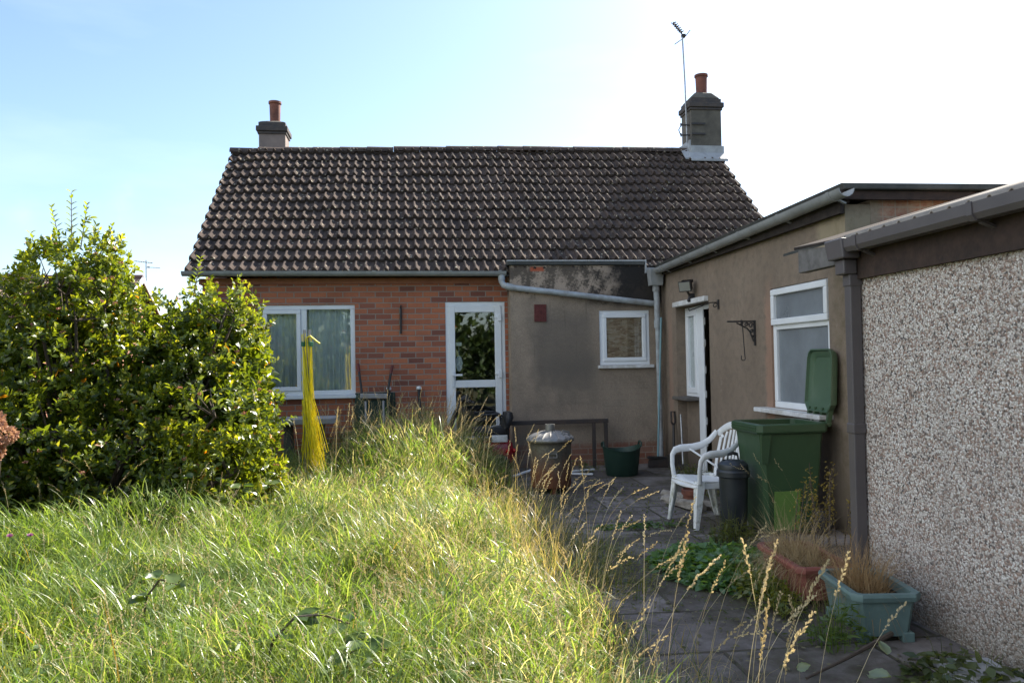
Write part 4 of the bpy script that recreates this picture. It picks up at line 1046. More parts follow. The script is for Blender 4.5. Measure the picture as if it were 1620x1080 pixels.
# ------------------------------------------------------------------ low black steel frame against the annex
fr = thing('steel_trestle', 'low dark steel frame standing against the annex wall behind the incinerator', 'frame', (1.9, 10.25, 0))
b = MB(); b.box(1.25, 2.64, 10.19, 10.23, .60, .655); b.build('top_bar', MAT['dark_frame'], fr, bevel=.006)
b = MB(); b.box(1.25, 2.64, 10.33, 10.36, .60, .64); b.build('top_bar', MAT['dark_frame'], fr, bevel=.006)
for x in (1.26, 2.42, 2.585):
    b = MB(); b.box(x, x+.045, 10.19, 10.23, 0, .598); b.build('leg', MAT['dark_frame'], fr, bevel=.005)
for k, (p, q, lb) in enumerate((((1.26,9.55,.03),(1.56,9.75,.085),'white plastic strip lying left of the incinerator at the grass edge'), ((1.98,9.62,.03),(2.25,9.5,.03),'white plastic strip lying right of the incinerator'), ((2.05,9.8,.03),(2.36,9.88,.035),'white plastic strip lying closest to the annex wall'))):
    b = MB(); b.bar(p, q, .045, .018); tag(b.build('plastic_strip', MAT['upvc'], origin=p, bevel=.003), lb, 'plastic strip', 'white plastic strips lying by the annex')

# ------------------------------------------------------------------ tools in the corner
t = thing('broom', 'long teal handled broom leaning upright in the corner by the downpipe', 'broom', (3.26, 10.1, 0))
b = MB(); b.tube([(3.27,10.06,.15), (3.425,10.27,2.0)], .0135, 10); b.build('handle', MAT['teal_pole'], t, smooth=True)
b = MB(); b.obox((3.26,10.05,.13), (.28,.055,.04), (0,R(4),R(5))); b.build('head', MAT['black_iron'], t, bevel=.008)
b = MB(); b.hexa([(3.13,10.02,.01),(3.40,10.03,.0),(3.40,10.08,.0),(3.13,10.07,.01),(3.14,10.03,.11),(3.39,10.03,.11),(3.39,10.07,.11),(3.14,10.06,.11)]); b.build('bristles', MAT['dark_frame'], t)
t = thing('spade', 'old spade with black handle leaning upside up against the corner wall', 'spade', (3.42, 9.85, 0))
b = MB(); b.tube([(3.40,9.80,.18), (3.455,9.95,.58)], .017, 8); b.build('shaft', MAT['black_iron'], t, smooth=True)
b = MB(); b.tube([(3.452,9.945,.56), (3.42,9.93,.61), (3.43,9.96,.74), (3.485,9.99,.74), (3.485,9.97,.60), (3.455,9.945,.56)], .014, 8); b.build('grip', MAT['dark_frame'], t, smooth=True)
b = MB(); pts = [(-.09,0,.20),(.09,0,.20),(.085,0,.06),(.0,0,.0),(-.085,0,.06)]; b.prism([(3.40+x, 9.79-.0*z, z) for x, y, z in pts], (0,.006,0)); b.build('blade', MAT['dark_frame'], t)
t = thing('weeding_hoe', 'short steel shafted garden tool leaning beside the broom in the corner', 'garden tool', (3.44, 9.6, 0))
b = MB(); b.tube([(3.43,9.55,.10), (3.475,9.72,.72)], .012, 8); b.build('shaft', MAT['steel'], t, smooth=True)
b = MB(); b.obox((3.42,9.53,.07), (.12,.02,.08), (R(-15),0,0)); b.build('blade', MAT['dark_frame'], t, bevel=.004)

# ------------------------------------------------------------------ two planting troughs
def trough(name, label, cat, c, L, Wd, H, rz, mat, feet):
    """long axis local y, base at local z=0"""
    o = thing(name, label, cat, (0,0,0)); b = MB(); t_ = .012
    loft(b, [ring(-Wd*.40,Wd*.40,-L*.46,L*.46,.03,.02), ring(-Wd*.5,Wd*.5,-L*.5,L*.5,H-.03,.025), ring(-Wd*.5+t_,Wd*.5-t_,-L*.5+t_,L*.5-t_,H-.03,.02), ring(-Wd*.40+t_,Wd*.40-t_,-L*.46+t_,L*.46-t_,.06,.015)], True, True)
    b.build('body', mat, o, smooth=True, angle=30)
    b = MB(); q = .022
    loft(b, [ring(-Wd*.5-q,Wd*.5+q,-L*.5-q,L*.5+q,H-.038,.04), ring(-Wd*.5-q-.006,Wd*.5+q+.006,-L*.5-q-.006,L*.5+q+.006,H-.015,.045), ring(-Wd*.5-q,Wd*.5+q,-L*.5-q,L*.5+q,H,.04), ring(-Wd*.5+t_,Wd*.5-t_,-L*.5+t_,L*.5-t_,H-.002,.02), ring(-Wd*.5+t_,Wd*.5-t_,-L*.5+t_,L*.5-t_,H-.036,.02), ring(-Wd*.5-q,Wd*.5+q,-L*.5-q,L*.5+q,H-.038,.04)], False, False)
    b.build('rim', mat, o, smooth=True, angle=35)
    if feet:
        for sx in (-1, 1):
            for sy in (-1, 1):
                b = MB(); b.box(sx*Wd*.36-.03, sx*Wd*.36+.03, sy*L*.42-.03, sy*L*.42+.03, 0, .05); b.build('foot', mat, o, bevel=.006)
    b = MB(); b.poly([(x,y,H-.05) for x,y,z in ring(-Wd*.5+t_,Wd*.5-t_,-L*.5+t_,L*.5-t_,0,.02)]); b.build('soil', MAT['soil'], o)
    o.location = c; o.rotation_euler = (0,0,rz); return o
trough('planter', 'faded teal plastic trough of dry grass against the pebbledash wall', 'planter', (2.40, 3.90, 0), .46, .30, .25, R(-8), MAT['teal_trough'], True)
trough('planter', 'faded terracotta coloured plastic trough of dry grass behind the teal trough', 'planter', (2.40, 4.58, 0), .62, .30, .23, R(-4), MAT['terr_trough'], False)
pt = thing('flower_pot', 'small terracotta pot under the white garden chair', 'flower pot', (2.93, 6.95, 0))
b = MB(); b.lathe([(0,.01),(.075,.0),(.10,.14),(.112,.14),(.115,.185),(.10,.19),(.095,.15),(.07,.02)], (2.70,7.25,0), 20); pt.location = (2.70,7.25,0); b.build('body', MAT['pot'], pt, smooth=True, angle=40)
b = MB(); b.poly([(2.70+.096*math.cos(a), 7.25+.096*math.sin(a), .155) for a in [2*math.pi*k/16 for k in range(16)]]); b.build('soil', MAT['soil'], pt)

# ------------------------------------------------------------------ things along the brick wall
tb = thing('stone_table', 'pale stone garden table with rounded top below the brick wall window', 'table', (-1.27, 10.2, 0))
b = MB(); q = []
for cxq, cyq, a0 in ((-1.0,10.35,0),(-1.55,10.35,90),(-1.55,10.05,180),(-1.0,10.05,270)):
    for k in range(7): a = R(a0+15*k); q.append((cxq+.10*math.cos(a), cyq+.10*math.sin(a), .70))
b.prism(q, (0,0,.075)); b.build('table_top', MAT['slab'], tb, bevel=.012)
for x in (-1.52, -1.12):
    b = MB(); b.hexa([(x-.05,10.02,0),(x+.07,10.02,0),(x+.07,10.38,0),(x-.05,10.38,0),(x-.03,10.08,.698),(x+.05,10.08,.698),(x+.05,10.32,.698),(x-.03,10.32,.698)]); b.build('leg', MAT['dark_leg'], tb, bevel=.015)

wbw = thing('wheelbarrow', 'dark green wheelbarrow tipped up on end against the brick wall', 'wheelbarrow', (-.45, 10.45, 0))
b = MB()
o_ = [(-.74,.42),(-.17,.42),(-.20,1.03),(-.69,1.03)]
loft(b, [[(x, 10.50, z) for x, z in [(-.68,.50),(-.23,.50),(-.27,.96),(-.63,.96)]], [(x, 10.69, z) for x, z in o_], [(x, 10.695, z) for x, z in [(-.76,.40),(-.15,.40),(-.18,1.05),(-.71,1.05)]]], True, False)
b.build('tray', MAT['tub'], wbw, bevel=.015)
for p in (((-.665,10.66,1.43),(-.60,10.55,.95),(-.56,10.46,.45),(-.50,10.44,.15)), ((-.215,10.66,1.40),(-.295,10.55,.95),(-.335,10.46,.45),(-.40,10.44,.15))):
    b = MB(); b.tube(p, .017, 8); hd = b.build('handle', MAT['black_iron'], wbw, smooth=True)
    d = (Vector(p[0])-Vector(p[1])).normalized(); b = MB(); b.tube([Vector(p[0])-d*.10, Vector(p[0])+d*.015], .021, 10); b.build('grip', pmat('red_grip', (.17,.035,.03), (.11,.03,.025), 9, .6), hd, smooth=True)
b = MB(); b.bar((-.63,10.48,1.02), (-.28,10.48,1.01), .09, .06); b.build('cross_brace', MAT['slab'], wbw, bevel=.006)
for x in (-.56, -.33):
    b = MB(); b.tube([(x,10.44,.95),(x+.005,10.36,.62)], .014, 8); b.build('leg', MAT['slab'], wbw, smooth=True)
b = MB(); b.tube([(-.56,10.36,.62),(-.33,10.36,.62)], .014, 8); b.build('leg_brace', MAT['slab'], wbw, smooth=True)
b = MB(); b.lathe([(0,-.03),(.12,-.03),(.16,-.035),(.18,0),(.16,.035),(.12,.03),(0,.03)], (0,0,0), 24); b.v = [(-.45+p[2], 10.44+p[0], .18+p[1]) for p in b.v]; b.build('wheel', MAT['rubber'], wbw, smooth=True)
for k, (x0, x1, lb) in enumerate(((-.262, -.25, 'white capped dark stake standing close to the upended wheelbarrow'), (.142, .155, 'white capped dark stake leaning alone nearer the white door'))):
    st = thing('garden_stake', lb, 'stake', (x0, 10.58, 0), 'white capped stakes by the brick wall')
    b = MB(); b.tube([(x1,10.50,0),(x0,10.66,1.09)], .022, 8); b.build('shaft', MAT['black_iron'], st, smooth=True)
    b = MB(); b.lathe([(0,0),(.03,.0),(.036,.015),(.03,.035),(0,.045)], (x0,10.66,1.085), 12); b.build('cap', MAT['upvc'], st, smooth=True)

# ------------------------------------------------------------------ vegetation (numpy built)
def vnoise(x, y, seed=0):
    """smooth value noise 0..1"""
    x = np.asarray(x, float); y = np.asarray(y, float)
    r = np.random.default_rng(seed).random((64, 64))
    xi = np.floor(x).astype(int); yi = np.floor(y).astype(int); fx = x-xi; fy = y-yi
    fx = fx*fx*(3-2*fx); fy = fy*fy*(3-2*fy)
    a = r[xi % 64, yi % 64]; b = r[(xi+1) % 64, yi % 64]; c = r[xi % 64, (yi+1) % 64]; d = r[(xi+1) % 64, (yi+1) % 64]
    return (a*(1-fx)+b*fx)*(1-fy)+(c*(1-fx)+d*fx)*fy
def blade_mesh(p, h, w, ang, bend, twist, colr, k=4, tip=.12, b0=.15):
    """curved ribbons: p (n,3) feet, h length, w width, ang heading of lean, bend 0..1.5"""
    n = len(p); ts = np.linspace(0, 1, k+1)
    dx, dy = np.cos(ang), np.sin(ang); wx, wy = np.cos(ang+twist), np.sin(ang+twist)
    V = np.zeros((n, (k+1)*2, 3), np.float32)
    X = np.zeros(n); Z = np.zeros(n)
    for i, t in enumerate(ts):
        ww = w*.5*(1-(1-tip)*max(0, (t-.25)/.75)**1.4)
        cxp = p[:,0]+dx*X; cyp = p[:,1]+dy*X; cz = p[:,2]+Z
        V[:, 2*i] = np.stack([cxp-wx*ww, cyp-wy*ww, cz], 1); V[:, 2*i+1] = np.stack([cxp+wx*ww, cyp+wy*ww, cz], 1)
        th2 = np.minimum(bend*(b0+(1.3-b0)*t**1.3), 2.7)
        X = X + np.sin(th2)*h/k; Z = Z + np.cos(th2)*h/k
    base = (np.arange(n)*(k+1)*2)[:, None]
    f = np.concatenate([np.stack([base+2*i, base+2*i+1, base+2*i+3, base+2*i+2], -1) for i in range(k)], 1).reshape(-1, 4)
    return V.reshape(-1, 3), f, np.repeat(colr, (k+1)*2, axis=0)
class Acc:
    def __init__(s): s.V = []; s.F = []; s.C = []; s.n = 0
    def add(s, v, f, c): s.V.append(v); s.F.append(f+s.n); s.C.append(c); s.n += len(v)
    def make(s, name, mat, **kw): return np_mesh(name, np.concatenate(s.V), np.concatenate(s.F), mat, colors=np.concatenate(s.C), **kw)
def lerp(a, b, t): return np.asarray(a)*(1-t[:, None]) + np.asarray(b)*t[:, None]
def scatter(n, x0, x1, y0, y1): return rng.uniform(x0, x1, n), rng.uniform(y0, y1, n)

def shrub_foot(x, y): return ((x+3.0)/1.35)**2 + ((y-8.4)/.9)**2 < 1
def edge_x(y): return .80 - .26*np.exp(-((y-6.6)/1.5)**2) + .42*(vnoise(y*1.5, y*0+3, 5)-.5) + .22*(vnoise(y*4.1, y*0+9, 6)-.5) + np.clip((3.4-y)*.24, 0, .34) + np.clip((y-8.3)*.22, 0, .22)
grass = Acc()
def sstep(v, a, b): t = np.clip((v-a)/(b-a), 0, 1); return t*t*(3-2*t)
def lawn_h(x, y):
    big = vnoise(x*.9+7, y*.9, 1); cl = vnoise(x*3.1, y*3.1, 2)
    t = .15 + .20*big + .26*(cl-.4)
    t = t + .30*sstep(y, 7.4, 9.0)*sstep(x, -1.1, -.4)*(1-.85*sstep(x, .30, .65)) + .12*sstep(y, 5.2, 7.4)*sstep(x, -.6, .2)
    return np.clip(t*np.clip(.55+(edge_x(y)-x)/.7, .45, 1), .07, 1)
def leaf_layer(n, y0, y1, wscale):
    """leaf blades arching off the stems part way up: the matted top of the sward"""
    x, y = scatter(n, -6.5, 1.4, y0, y1)
    keep = (rng.random(n) < np.clip((edge_x(y)-x)/.25+.5, 0, 1)) & (x > (-.62*y-1.4)) & ~(shrub_foot(x, y) & (rng.random(n) < .9)) & (rng.random(n) < np.clip(1.9*vnoise(x*4.6, y*4.6, 17)*vnoise(x*1.7+3, y*1.7, 27)*1.3-.02, .04, 1))
    x, y = x[keep], y[keep]; n = len(x)
    th_ = lawn_h(x, y); mid = vnoise(x*1.9, y*1.9+4, 9); tone = vnoise(x*2.6, y*2.6, 19)
    z = th_*rng.uniform(.35, 1.02, n)
    straw = np.clip(.05 + .28*(x+1.3)/2.2 + .6*(mid-.5) + .12*(y-4)/5, .03, .75); isst = rng.random(n) < straw
    w = np.where(isst, rng.uniform(.002, .005, n), rng.uniform(.004, .0098, n))*wscale
    g1 = lerp((.045,.10,.018), (.14,.215,.042), np.clip(tone*.8+.5*rng.random(n)-.15,0,1)); g2 = lerp(g1, (.25,.29,.09), np.clip(rng.normal(.22,.3,n), 0, 1)); s1 = lerp((.38,.32,.18), (.66,.60,.41), rng.random(n))
    c = np.where(isst[:, None], s1, g2)
    flow = 2*np.pi*vnoise(x*1.1, y*1.1, 23)*1.5
    grass.add(*blade_mesh(np.stack([x,y,z],1), rng.uniform(.09,.27,n), w, flow+rng.normal(0,1.2,n), rng.uniform(.8,2.5,n), np.pi/2+rng.normal(0,.7,n), c, k=4, b0=rng.uniform(.25,.8,n)))
def grass_band(n, y0, y1, wscale):
    nt = n//34
    tx, ty = scatter(nt, -6.5, 1.3, y0, y1); tr = rng.uniform(.035, .10, nt); tt = rng.random(nt)
    ti = rng.integers(0, nt, n); loose = rng.random(n) < .25
    gx, gy = rng.normal(0, 1, n)*tr[ti], rng.normal(0, 1, n)*tr[ti]
    x, y = scatter(n, -6.5, 1.3, y0, y1)
    x = np.where(loose, x, tx[ti]+gx); y = np.where(loose, y, ty[ti]+gy)
    out = np.arctan2(gy, gx); tone = tt[ti]; lp_ = tr[ti]
    dens = np.clip((edge_x(y)-x)/.22 + .5, .0, 1)
    keep = (rng.random(n) < dens) & (x > (-.62*y - 1.4)) & ~(shrub_foot(x, y) & (rng.random(n) < .9))
    x, y, out, tone, loose, lp_ = x[keep], y[keep], out[keep], tone[keep], loose[keep], lp_[keep]; n = len(x)
    big = vnoise(x*.9+7, y*.9, 1); cl = vnoise(x*3.1, y*3.1, 2); mid = vnoise(x*1.9, y*1.9+4, 9)
    straw = np.clip(.03 + .30*(x+1.3)/2.2 + .55*(mid-.5) + .12*(y-4)/5 + .25*(tone-.5), .02, .8)
    tall = lawn_h(x, y)
    h = tall*rng.uniform(.55, 1.5, n)
    isst = rng.random(n) < straw
    w = np.where(isst, rng.uniform(.0018, .0042, n), rng.uniform(.0040, .0105, n))*wscale
    flow = 2*np.pi*vnoise(x*.75, y*.75, 3)*1.6 + np.pi*.2
    ang = np.where(loose, flow + rng.normal(0, 1.1, n), out + rng.normal(0, .6, n))
    bend = np.clip(rng.gamma(2.6, .52, n)*(.5+1.0*cl), .1, 2.9)
    g1 = lerp((.045,.095,.016), (.125,.185,.034), np.clip(tone*.7+.3*rng.random(n),0,1)); g2 = lerp(g1, (.23,.26,.065), np.clip(rng.normal(.25,.3,n), 0, 1))
    s1 = lerp((.36,.30,.17), (.60,.54,.36), rng.random(n))
    c = np.where(isst[:, None], s1, g2*(.85+.35*vnoise(x*2.3, y*2.3, 8))[:, None])
    org = rng.random(n) < .005; c[org] = (.42,.24,.04)
    p = np.stack([x, y, np.full(n, -.03)], 1)
    grass.add(*blade_mesh(p, h, w, ang, bend, np.pi/2 + rng.normal(0, .6, n), c, k=5, b0=np.clip(rng.normal(.32,.18,n),.02,.9)))
grass_band(40000, 1.1, 3.6, .85); leaf_layer(60000, 1.3, 3.6, .8)
grass_band(48000, 3.6, 6.4, 1.0); leaf_layer(72000, 3.6, 6.4, 1.0)
grass_band(60000, 6.4, 10.45, 1.2); leaf_layer(70000, 6.4, 10.4, 1.2)
# thin straggling fringe at the patio edge, in the shade
n = 15000; x, y = scatter(n, .70, 1.55, 1.8, 9.6)
keep = rng.random(n) < np.clip((1.45-x)/.6, 0, 1)*np.clip(vnoise(x*2.4, y*2.2, 12)*2.2-.55 + np.clip((1.12-x)*4,0,1), 0, 1)*np.clip((9.7-y)/3, .25, 1); x, y = x[keep], y[keep]; n = len(x)
c = np.where(rng.random(n)[:, None] < .55, lerp((.30,.23,.11), (.42,.34,.18), rng.random(n)), lerp((.045,.085,.02), (.10,.13,.035), rng.random(n)))
grass.add(*blade_mesh(np.stack([x, y, np.zeros(n)], 1), rng.uniform(.12, .40, n)*np.clip((1.75-x)/.6,.45,1), rng.uniform(.002, .005, n), rng.normal(0, 1.6, n), np.clip(rng.gamma(2.8,.6,n), .3, 2.7), np.pi/2+rng.normal(0,.6,n), c, b0=rng.uniform(.15,.7,n)))
# seed heads
def seed_stalks(acc, p, h, ang, bend, c, headlen, spk, w=.0022, sl=.011, sw=.0032, droop=0.0):
    n = len(p); k = 7
    v, f, cc = blade_mesh(p, h, np.full(n, w), ang, bend, np.full(n, np.pi/2), c*.8, k=k, tip=.6)
    acc.add(v, f, cc)
    th_all = []; X = np.zeros(n); Z = np.zeros(n); pts = [(X, Z)]
    for i in range(k):
        t = i/k; th = np.minimum(bend*(.15+1.15*t**1.3), 2.7); X = X+np.sin(th)*h/k; Z = Z+np.cos(th)*h/k; pts.append((X, Z))
    PX = np.stack([q[0] for q in pts], 1); PZ = np.stack([q[1] for q in pts], 1)
    for s in range(spk):
        u = 1 - (headlen/h)*(s+.5*rng.random(n))/spk; u = np.clip(u, .1, .999); fi = u*k; i0 = np.minimum(fi.astype(int), k-1); fr = fi-i0
        ar = np.arange(n)
        x_ = PX[ar, i0]*(1-fr)+PX[ar, i0+1]*fr; z_ = PZ[ar, i0]*(1-fr)+PZ[ar, i0+1]*fr
        tx = PX[ar, i0+1]-PX[ar, i0]; tz = PZ[ar, i0+1]-PZ[ar, i0]; ln = np.sqrt(tx*tx+tz*tz); tx, tz = tx/ln, tz/ln
        dx, dy = np.cos(ang), np.sin(ang)
        T = np.stack([dx*tx, dy*tx, tz], 1); az = rng.uniform(0, 2*np.pi, n)
        S = np.stack([-dy, dx, np.zeros(n)], 1); B = np.cross(T, S)
        O = S*np.cos(az)[:, None] + B*np.sin(az)[:, None]
        D = T*.85 + O*.45 + np.array([0,0,-droop]); D /= np.linalg.norm(D, axis=1)[:, None]
        Q = np.cross(D, O); Q /= np.linalg.norm(Q, axis=1)[:, None]
        env = np.sin(np.pi*np.clip((s+.8)/(spk+.6), 0, 1))**.6
        L = (sl*rng.uniform(.8,1.4,n)*(.6+.5*env))[:, None]; Wd = (sw*rng.uniform(.8,1.3,n))[:, None]
        b0 = p + np.stack([dx*x_, dy*x_, z_], 1) + O*.0015
        m = b0 + D*L*.5; N2 = np.cross(D, Q)
        V = np.stack([b0, m+Q*Wd, b0+D*L, m-Q*Wd, b0, m+N2*Wd, b0+D*L, m-N2*Wd], 1).reshape(-1, 3)
        b = np.arange(n)[:, None]*8; F = np.concatenate([b+np.array([[0,1,2,3]]), b+np.array([[4,5,6,7]])], 0)
        acc.add(V.astype(np.float32), F, np.repeat(c*rng.uniform(.85,1.15,(n,1)), 8, axis=0))
heads = Acc()
def straw_cols(n): return lerp((.42,.33,.17), (.62,.53,.33), rng.random(n))
n = 5200; x, y = scatter(n, -3.2, 1.05, 2.0, 10.3)
keep = rng.random(n) < np.clip(.12 + .55*(x+2.2)/2.6 + .30*(vnoise(x*1.6,y*1.6,21)-.4), 0, 1)*np.clip((edge_x(y)+.05-x)/.1, 0, 1); x, y = x[keep], y[keep]; n = len(x)
seed_stalks(heads, np.stack([x,y,np.full(n,-.02)],1), (lawn_h(x,y)+.10)*rng.uniform(.9,1.6,n), rng.uniform(0,2*np.pi,n), np.clip(rng.gamma(2.6,.36,n),.15,1.9), straw_cols(n), .13, 12, .0018, .010, .0024)
# tall heads by the house and along the path
n = 170; x, y = scatter(n, -1.0, .62, 8.5, 10.2)
seed_stalks(heads, np.stack([x,y,np.zeros(n)],1), rng.uniform(.75,1.12,n), rng.normal(.3,1.0,n), rng.uniform(.15,1.0,n), straw_cols(n)*1.05, .17, 16, .0024, .013, .0034)
n = 90; x, y = scatter(n, .45, 1.25, 2.2, 8.2)
seed_stalks(heads, np.stack([x,y,np.zeros(n)],1), rng.uniform(.55,.95,n), rng.normal(.2,.9,n), rng.uniform(.2,1.3,n), straw_cols(n)*1.05, .15, 18, .0022, .012, .0032)
big_s = np.array([(.72,2.62,.88,.35,.95),(.93,2.85,.80,.1,.25),(1.05,2.45,.86,.6,.55),(1.16,2.5,.82,.35,.75),(1.02,2.3,.70,.2,.2),(1.22,2.75,.62,.5,.30),(1.42,2.9,.40,.0,.2),(.95,2.2,.75,-.3,.5),(1.1,2.6,.72,.2,.95),(1.65,3.2,.42,2.9,.15),
                  (-1.28,7.6,1.25,2.6,.32),(-1.20,7.7,1.10,2.9,.5),(-1.05,7.9,.95,2.2,.3),(-.78,8.0,1.02,.4,.15),(-.74,8.05,.98,1.1,.1),(1.35,6.6,.55,.3,.7),(1.2,5.9,.6,.1,.8),(1.28,5.4,.62,.5,.9)])
n = len(big_s); seed_stalks(heads, np.stack([big_s[:,0],big_s[:,1],np.zeros(n)],1), big_s[:,2], big_s[:,3], big_s[:,4], straw_cols(n)*1.1, .19, 34, .0030, .013, .0036)
n = 26; x, y = scatter(n, -4.4, -2.2, 6.3, 7.6)
seed_stalks(heads, np.stack([x,y,np.zeros(n)],1), rng.uniform(.55,.95,n), rng.uniform(0,6,n), rng.uniform(.15,1.0,n), straw_cols(n)*.9, .15, 14, .0024, .013, .0032)
o = heads.make('grass_seed_heads', MAT['dry'], kind='stuff', origin=(0,5,0)); tag(o, 'pale dry seed heads standing above the long grass', 'seed heads')

# leaf clouds -------------------------------------------------------
def leaves(acc, P, D, N, L, W, C, fold=.25):
    """P base, D unit direction, N approx normal"""
    n = len(P); S = np.cross(D, N); S /= (np.linalg.norm(S, axis=1)[:, None]+1e-9); Nn = np.cross(S, D)
    L = L[:, None]; W = W[:, None]
    curl = (L*rng.uniform(-.18,.06,(n,1)))
    l1 = P + D*L*.38 + S*W*.5 + Nn*W*fold; r1 = P + D*L*.38 - S*W*.5 + Nn*W*fold
    l2 = P + D*L*.72 + S*W*.36 + Nn*(W*fold*.8+curl*.4); r2 = P + D*L*.72 - S*W*.36 + Nn*(W*fold*.8+curl*.4)
    m = P + D*L*.55 + Nn*curl*.2; tip = P + D*L + Nn*curl
    V = np.stack([P, l1, m, r1, l2, tip, r2], 1).reshape(-1, 3)
    b = np.arange(n)[:, None]*7
    F = np.concatenate([b+np.array([[0,1,2,3]]), b+np.array([[1,4,5,2]]), b+np.array([[3,2,5,6]])], 0)
    acc.add(V.astype(np.float32), F, np.repeat(C, 7, axis=0))
def broad_leaf(acc, p, D, N, L, W, c, lobes=9):
    """one large leaf: a toothed, slightly dished blade on a 9 x 5 grid"""
    p, D, N = Vector(p), Vector(D).normalized(), Vector(N); S = D.cross(N).normalized(); N = S.cross(D)
    V = []; nu, nv = 9, 5; cup = random.uniform(.05,.22)
    for i in range(nu):
        u = i/(nu-1); half = W*.5*(math.sin(math.pi*min(u*1.02+.02,1))**.62*(1.08-.35*u)) + .001
        half *= 1+.07*(-1)**i
        for j in range(nv):
            v = -1+2*j/(nv-1); q = p + D*L*(u+.03*abs(v)*(u-.5)) + S*half*v + N*(cup*W*(v*v) - .16*L*u*u + .02*W*math.sin(7*u+3*v))
            V.append(tuple(q))
    F = [[i*nv+j, i*nv+j+1, (i+1)*nv+j+1, (i+1)*nv+j] for i in range(nu-1) for j in range(nv-1)]
    C = np.array(c)[None]*np.array([[1.0+.12*math.cos(k*2.4)] for k in range(len(V))])
    acc.add(np.array(V, np.float32), np.array(F), C)
def rand_unit(n):
    v = rng.normal(size=(n,3)); return v/np.linalg.norm(v, axis=1)[:, None]
def norm(v): return v/(np.linalg.norm(v, axis=1)[:, None]+1e-9)
def leaf_cloud(acc, blobs, nclus, per, L, W, cols, flower=None, inner=0, up=.5, zmin=.1):
    """blobs: (x,y,z,rx,ry,rz); shoots with whorls of leaves sprout from the blob surfaces"""
    B = np.array(blobs); area = (B[:,3]*B[:,4]+B[:,3]*B[:,5]+B[:,4]*B[:,5]); idx = rng.choice(len(B), nclus, p=area/area.sum())
    u = rand_unit(nclus); b = B[idx]
    lump = .80 + .32*rng.random(nclus)**1.2
    P = b[:, :3] + u*b[:, 3:6]*lump[:, None]
    keep = P[:, 2] > zmin
    # drop shoots deep inside another blob
    for q in B:
        d = (((P-q[:3])/q[3:6])**2).sum(1); keep &= d > .42
    P, u = P[keep], u[keep]; n = len(P)
    axis = norm(u + np.array([0,0,up]) + .45*rng.normal(size=(n,3)))
    cc = vnoise(P[:,0]*2.2+P[:,2]*1.7, P[:,1]*2.2+P[:,2]*1.3, 31)
    tone = np.clip(cc*.9 + rng.normal(0,.18,n), 0, 1)
    for j in range(per):
        t = (j/per); base = P + axis*(.13*t - .05)[..., None] if np.ndim(t) else P + axis*(.13*t-.05)
        side = norm(np.cross(axis, rand_unit(n))); D = norm(side*(1.0-.45*t) + axis*(.35+.5*t)); N = norm(axis + .35*rand_unit(n))
        l = L*rng.uniform(.65,1.25,n)*(1-.25*t); w = W*rng.uniform(.75,1.2,n)*(1-.2*t)
        k = np.clip(tone*.75 + .35*t*rng.random(n), 0, 1)
        C = lerp(cols[0], cols[1], k); young = (rng.random(n) < .12*t+.03); C[young] = lerp(cols[1], cols[2], rng.random(young.sum()))
        old = (rng.random(n) < .014) & (t < .5); C[old] = lerp((.45,.26,.03), (.34,.13,.02), rng.random(old.sum()))
        leaves(acc, base, D, N, l, w, C)
    if inner:
        low = np.where(B[:,2] < 1.9)[0]; low = low if len(low) > 3 else np.arange(len(B)); idx = rng.choice(low, inner); u2 = rand_unit(inner); P2 = B[idx,:3]+u2*B[idx,3:6]*(rng.random(inner)**.5*.86)[:, None]; P2 = P2[P2[:,2] > .05]; m = len(P2)
        leaves(acc, P2, rand_unit(m), rand_unit(m), L*rng.uniform(.9,1.6,m), W*rng.uniform(1.1,2.0,m), lerp(cols[0], cols[1], rng.random(m)*.6))
    return P, axis

def weeds_in(n):
    x, y = scatter(n, -5.5, .7, 1.8, 9.5); keep = (rng.random(n) < vnoise(x*1.3, y*1.3, 51)**2*1.4) & ~shrub_foot(x, y) & (x > (-.62*y-1.2)); x, y = x[keep], y[keep]; n = len(x)
    for q in range(9):
        az = rng.uniform(0, 2*np.pi, n); zz = lawn_h(x, y)*rng.uniform(.45, 1.1, n); r_ = rng.uniform(.0, .05, n)
        D = norm(np.stack([np.cos(az), np.sin(az), rng.uniform(-.2,.6,n)], 1)); N = norm(np.stack([rng.normal(0,.4,n), rng.normal(0,.4,n), np.ones(n)], 1))
        leaves(grass, np.stack([x+r_*np.cos(az), y+r_*np.sin(az), zz], 1), D, N, rng.uniform(.025,.06,n), rng.uniform(.014,.032,n), lerp((.04,.085,.02), (.13,.19,.045), rng.random(n)), fold=.1)
weeds_in(900)
o = grass.make('long_grass', MAT['grass'], kind='stuff', origin=(0,5,0)); tag(o, 'long unmown green and straw coloured grass filling the lawn', 'grass')

SY = 8.3
shrub = thing('shrub', 'big leafy evergreen shrub with pinkish flower buds left of the brick wall', 'shrub', (-3.0, SY, 0))
prof_x = [-5.3,-4.3,-3.8,-3.55,-3.32,-3.05,-2.75,-2.45,-2.1,-1.8,-1.58,-1.40,-1.30]
prof_z = [2.25, 2.46, 2.60, 2.90, 3.00, 2.78, 2.30, 2.36, 2.48, 2.30, 1.95, 1.38, .85]
blobs = []
for k in range(175):
    x = random.uniform(-5.1, -1.42) if k < 155 else random.uniform(-3.75, -2.95); H = float(np.interp(x, prof_x, prof_z)); t = 1-random.random()**.85 if k < 155 else random.uniform(.75, 1)
    r = random.uniform(.17, .34)*(1.0 if t > .7 else 1.12); z = max((H-r*.9)*t, .12)
    y = 7.35 + 1.15*t**1.25 + random.uniform(-.16, .20) + .10*max(0, -1.9-x)*0
    xr = x - (.10 if x > -1.7 and t > .6 else 0)
    blobs.append((xr, y, z, r*1.1, r, r*random.uniform(.85,1.15)))
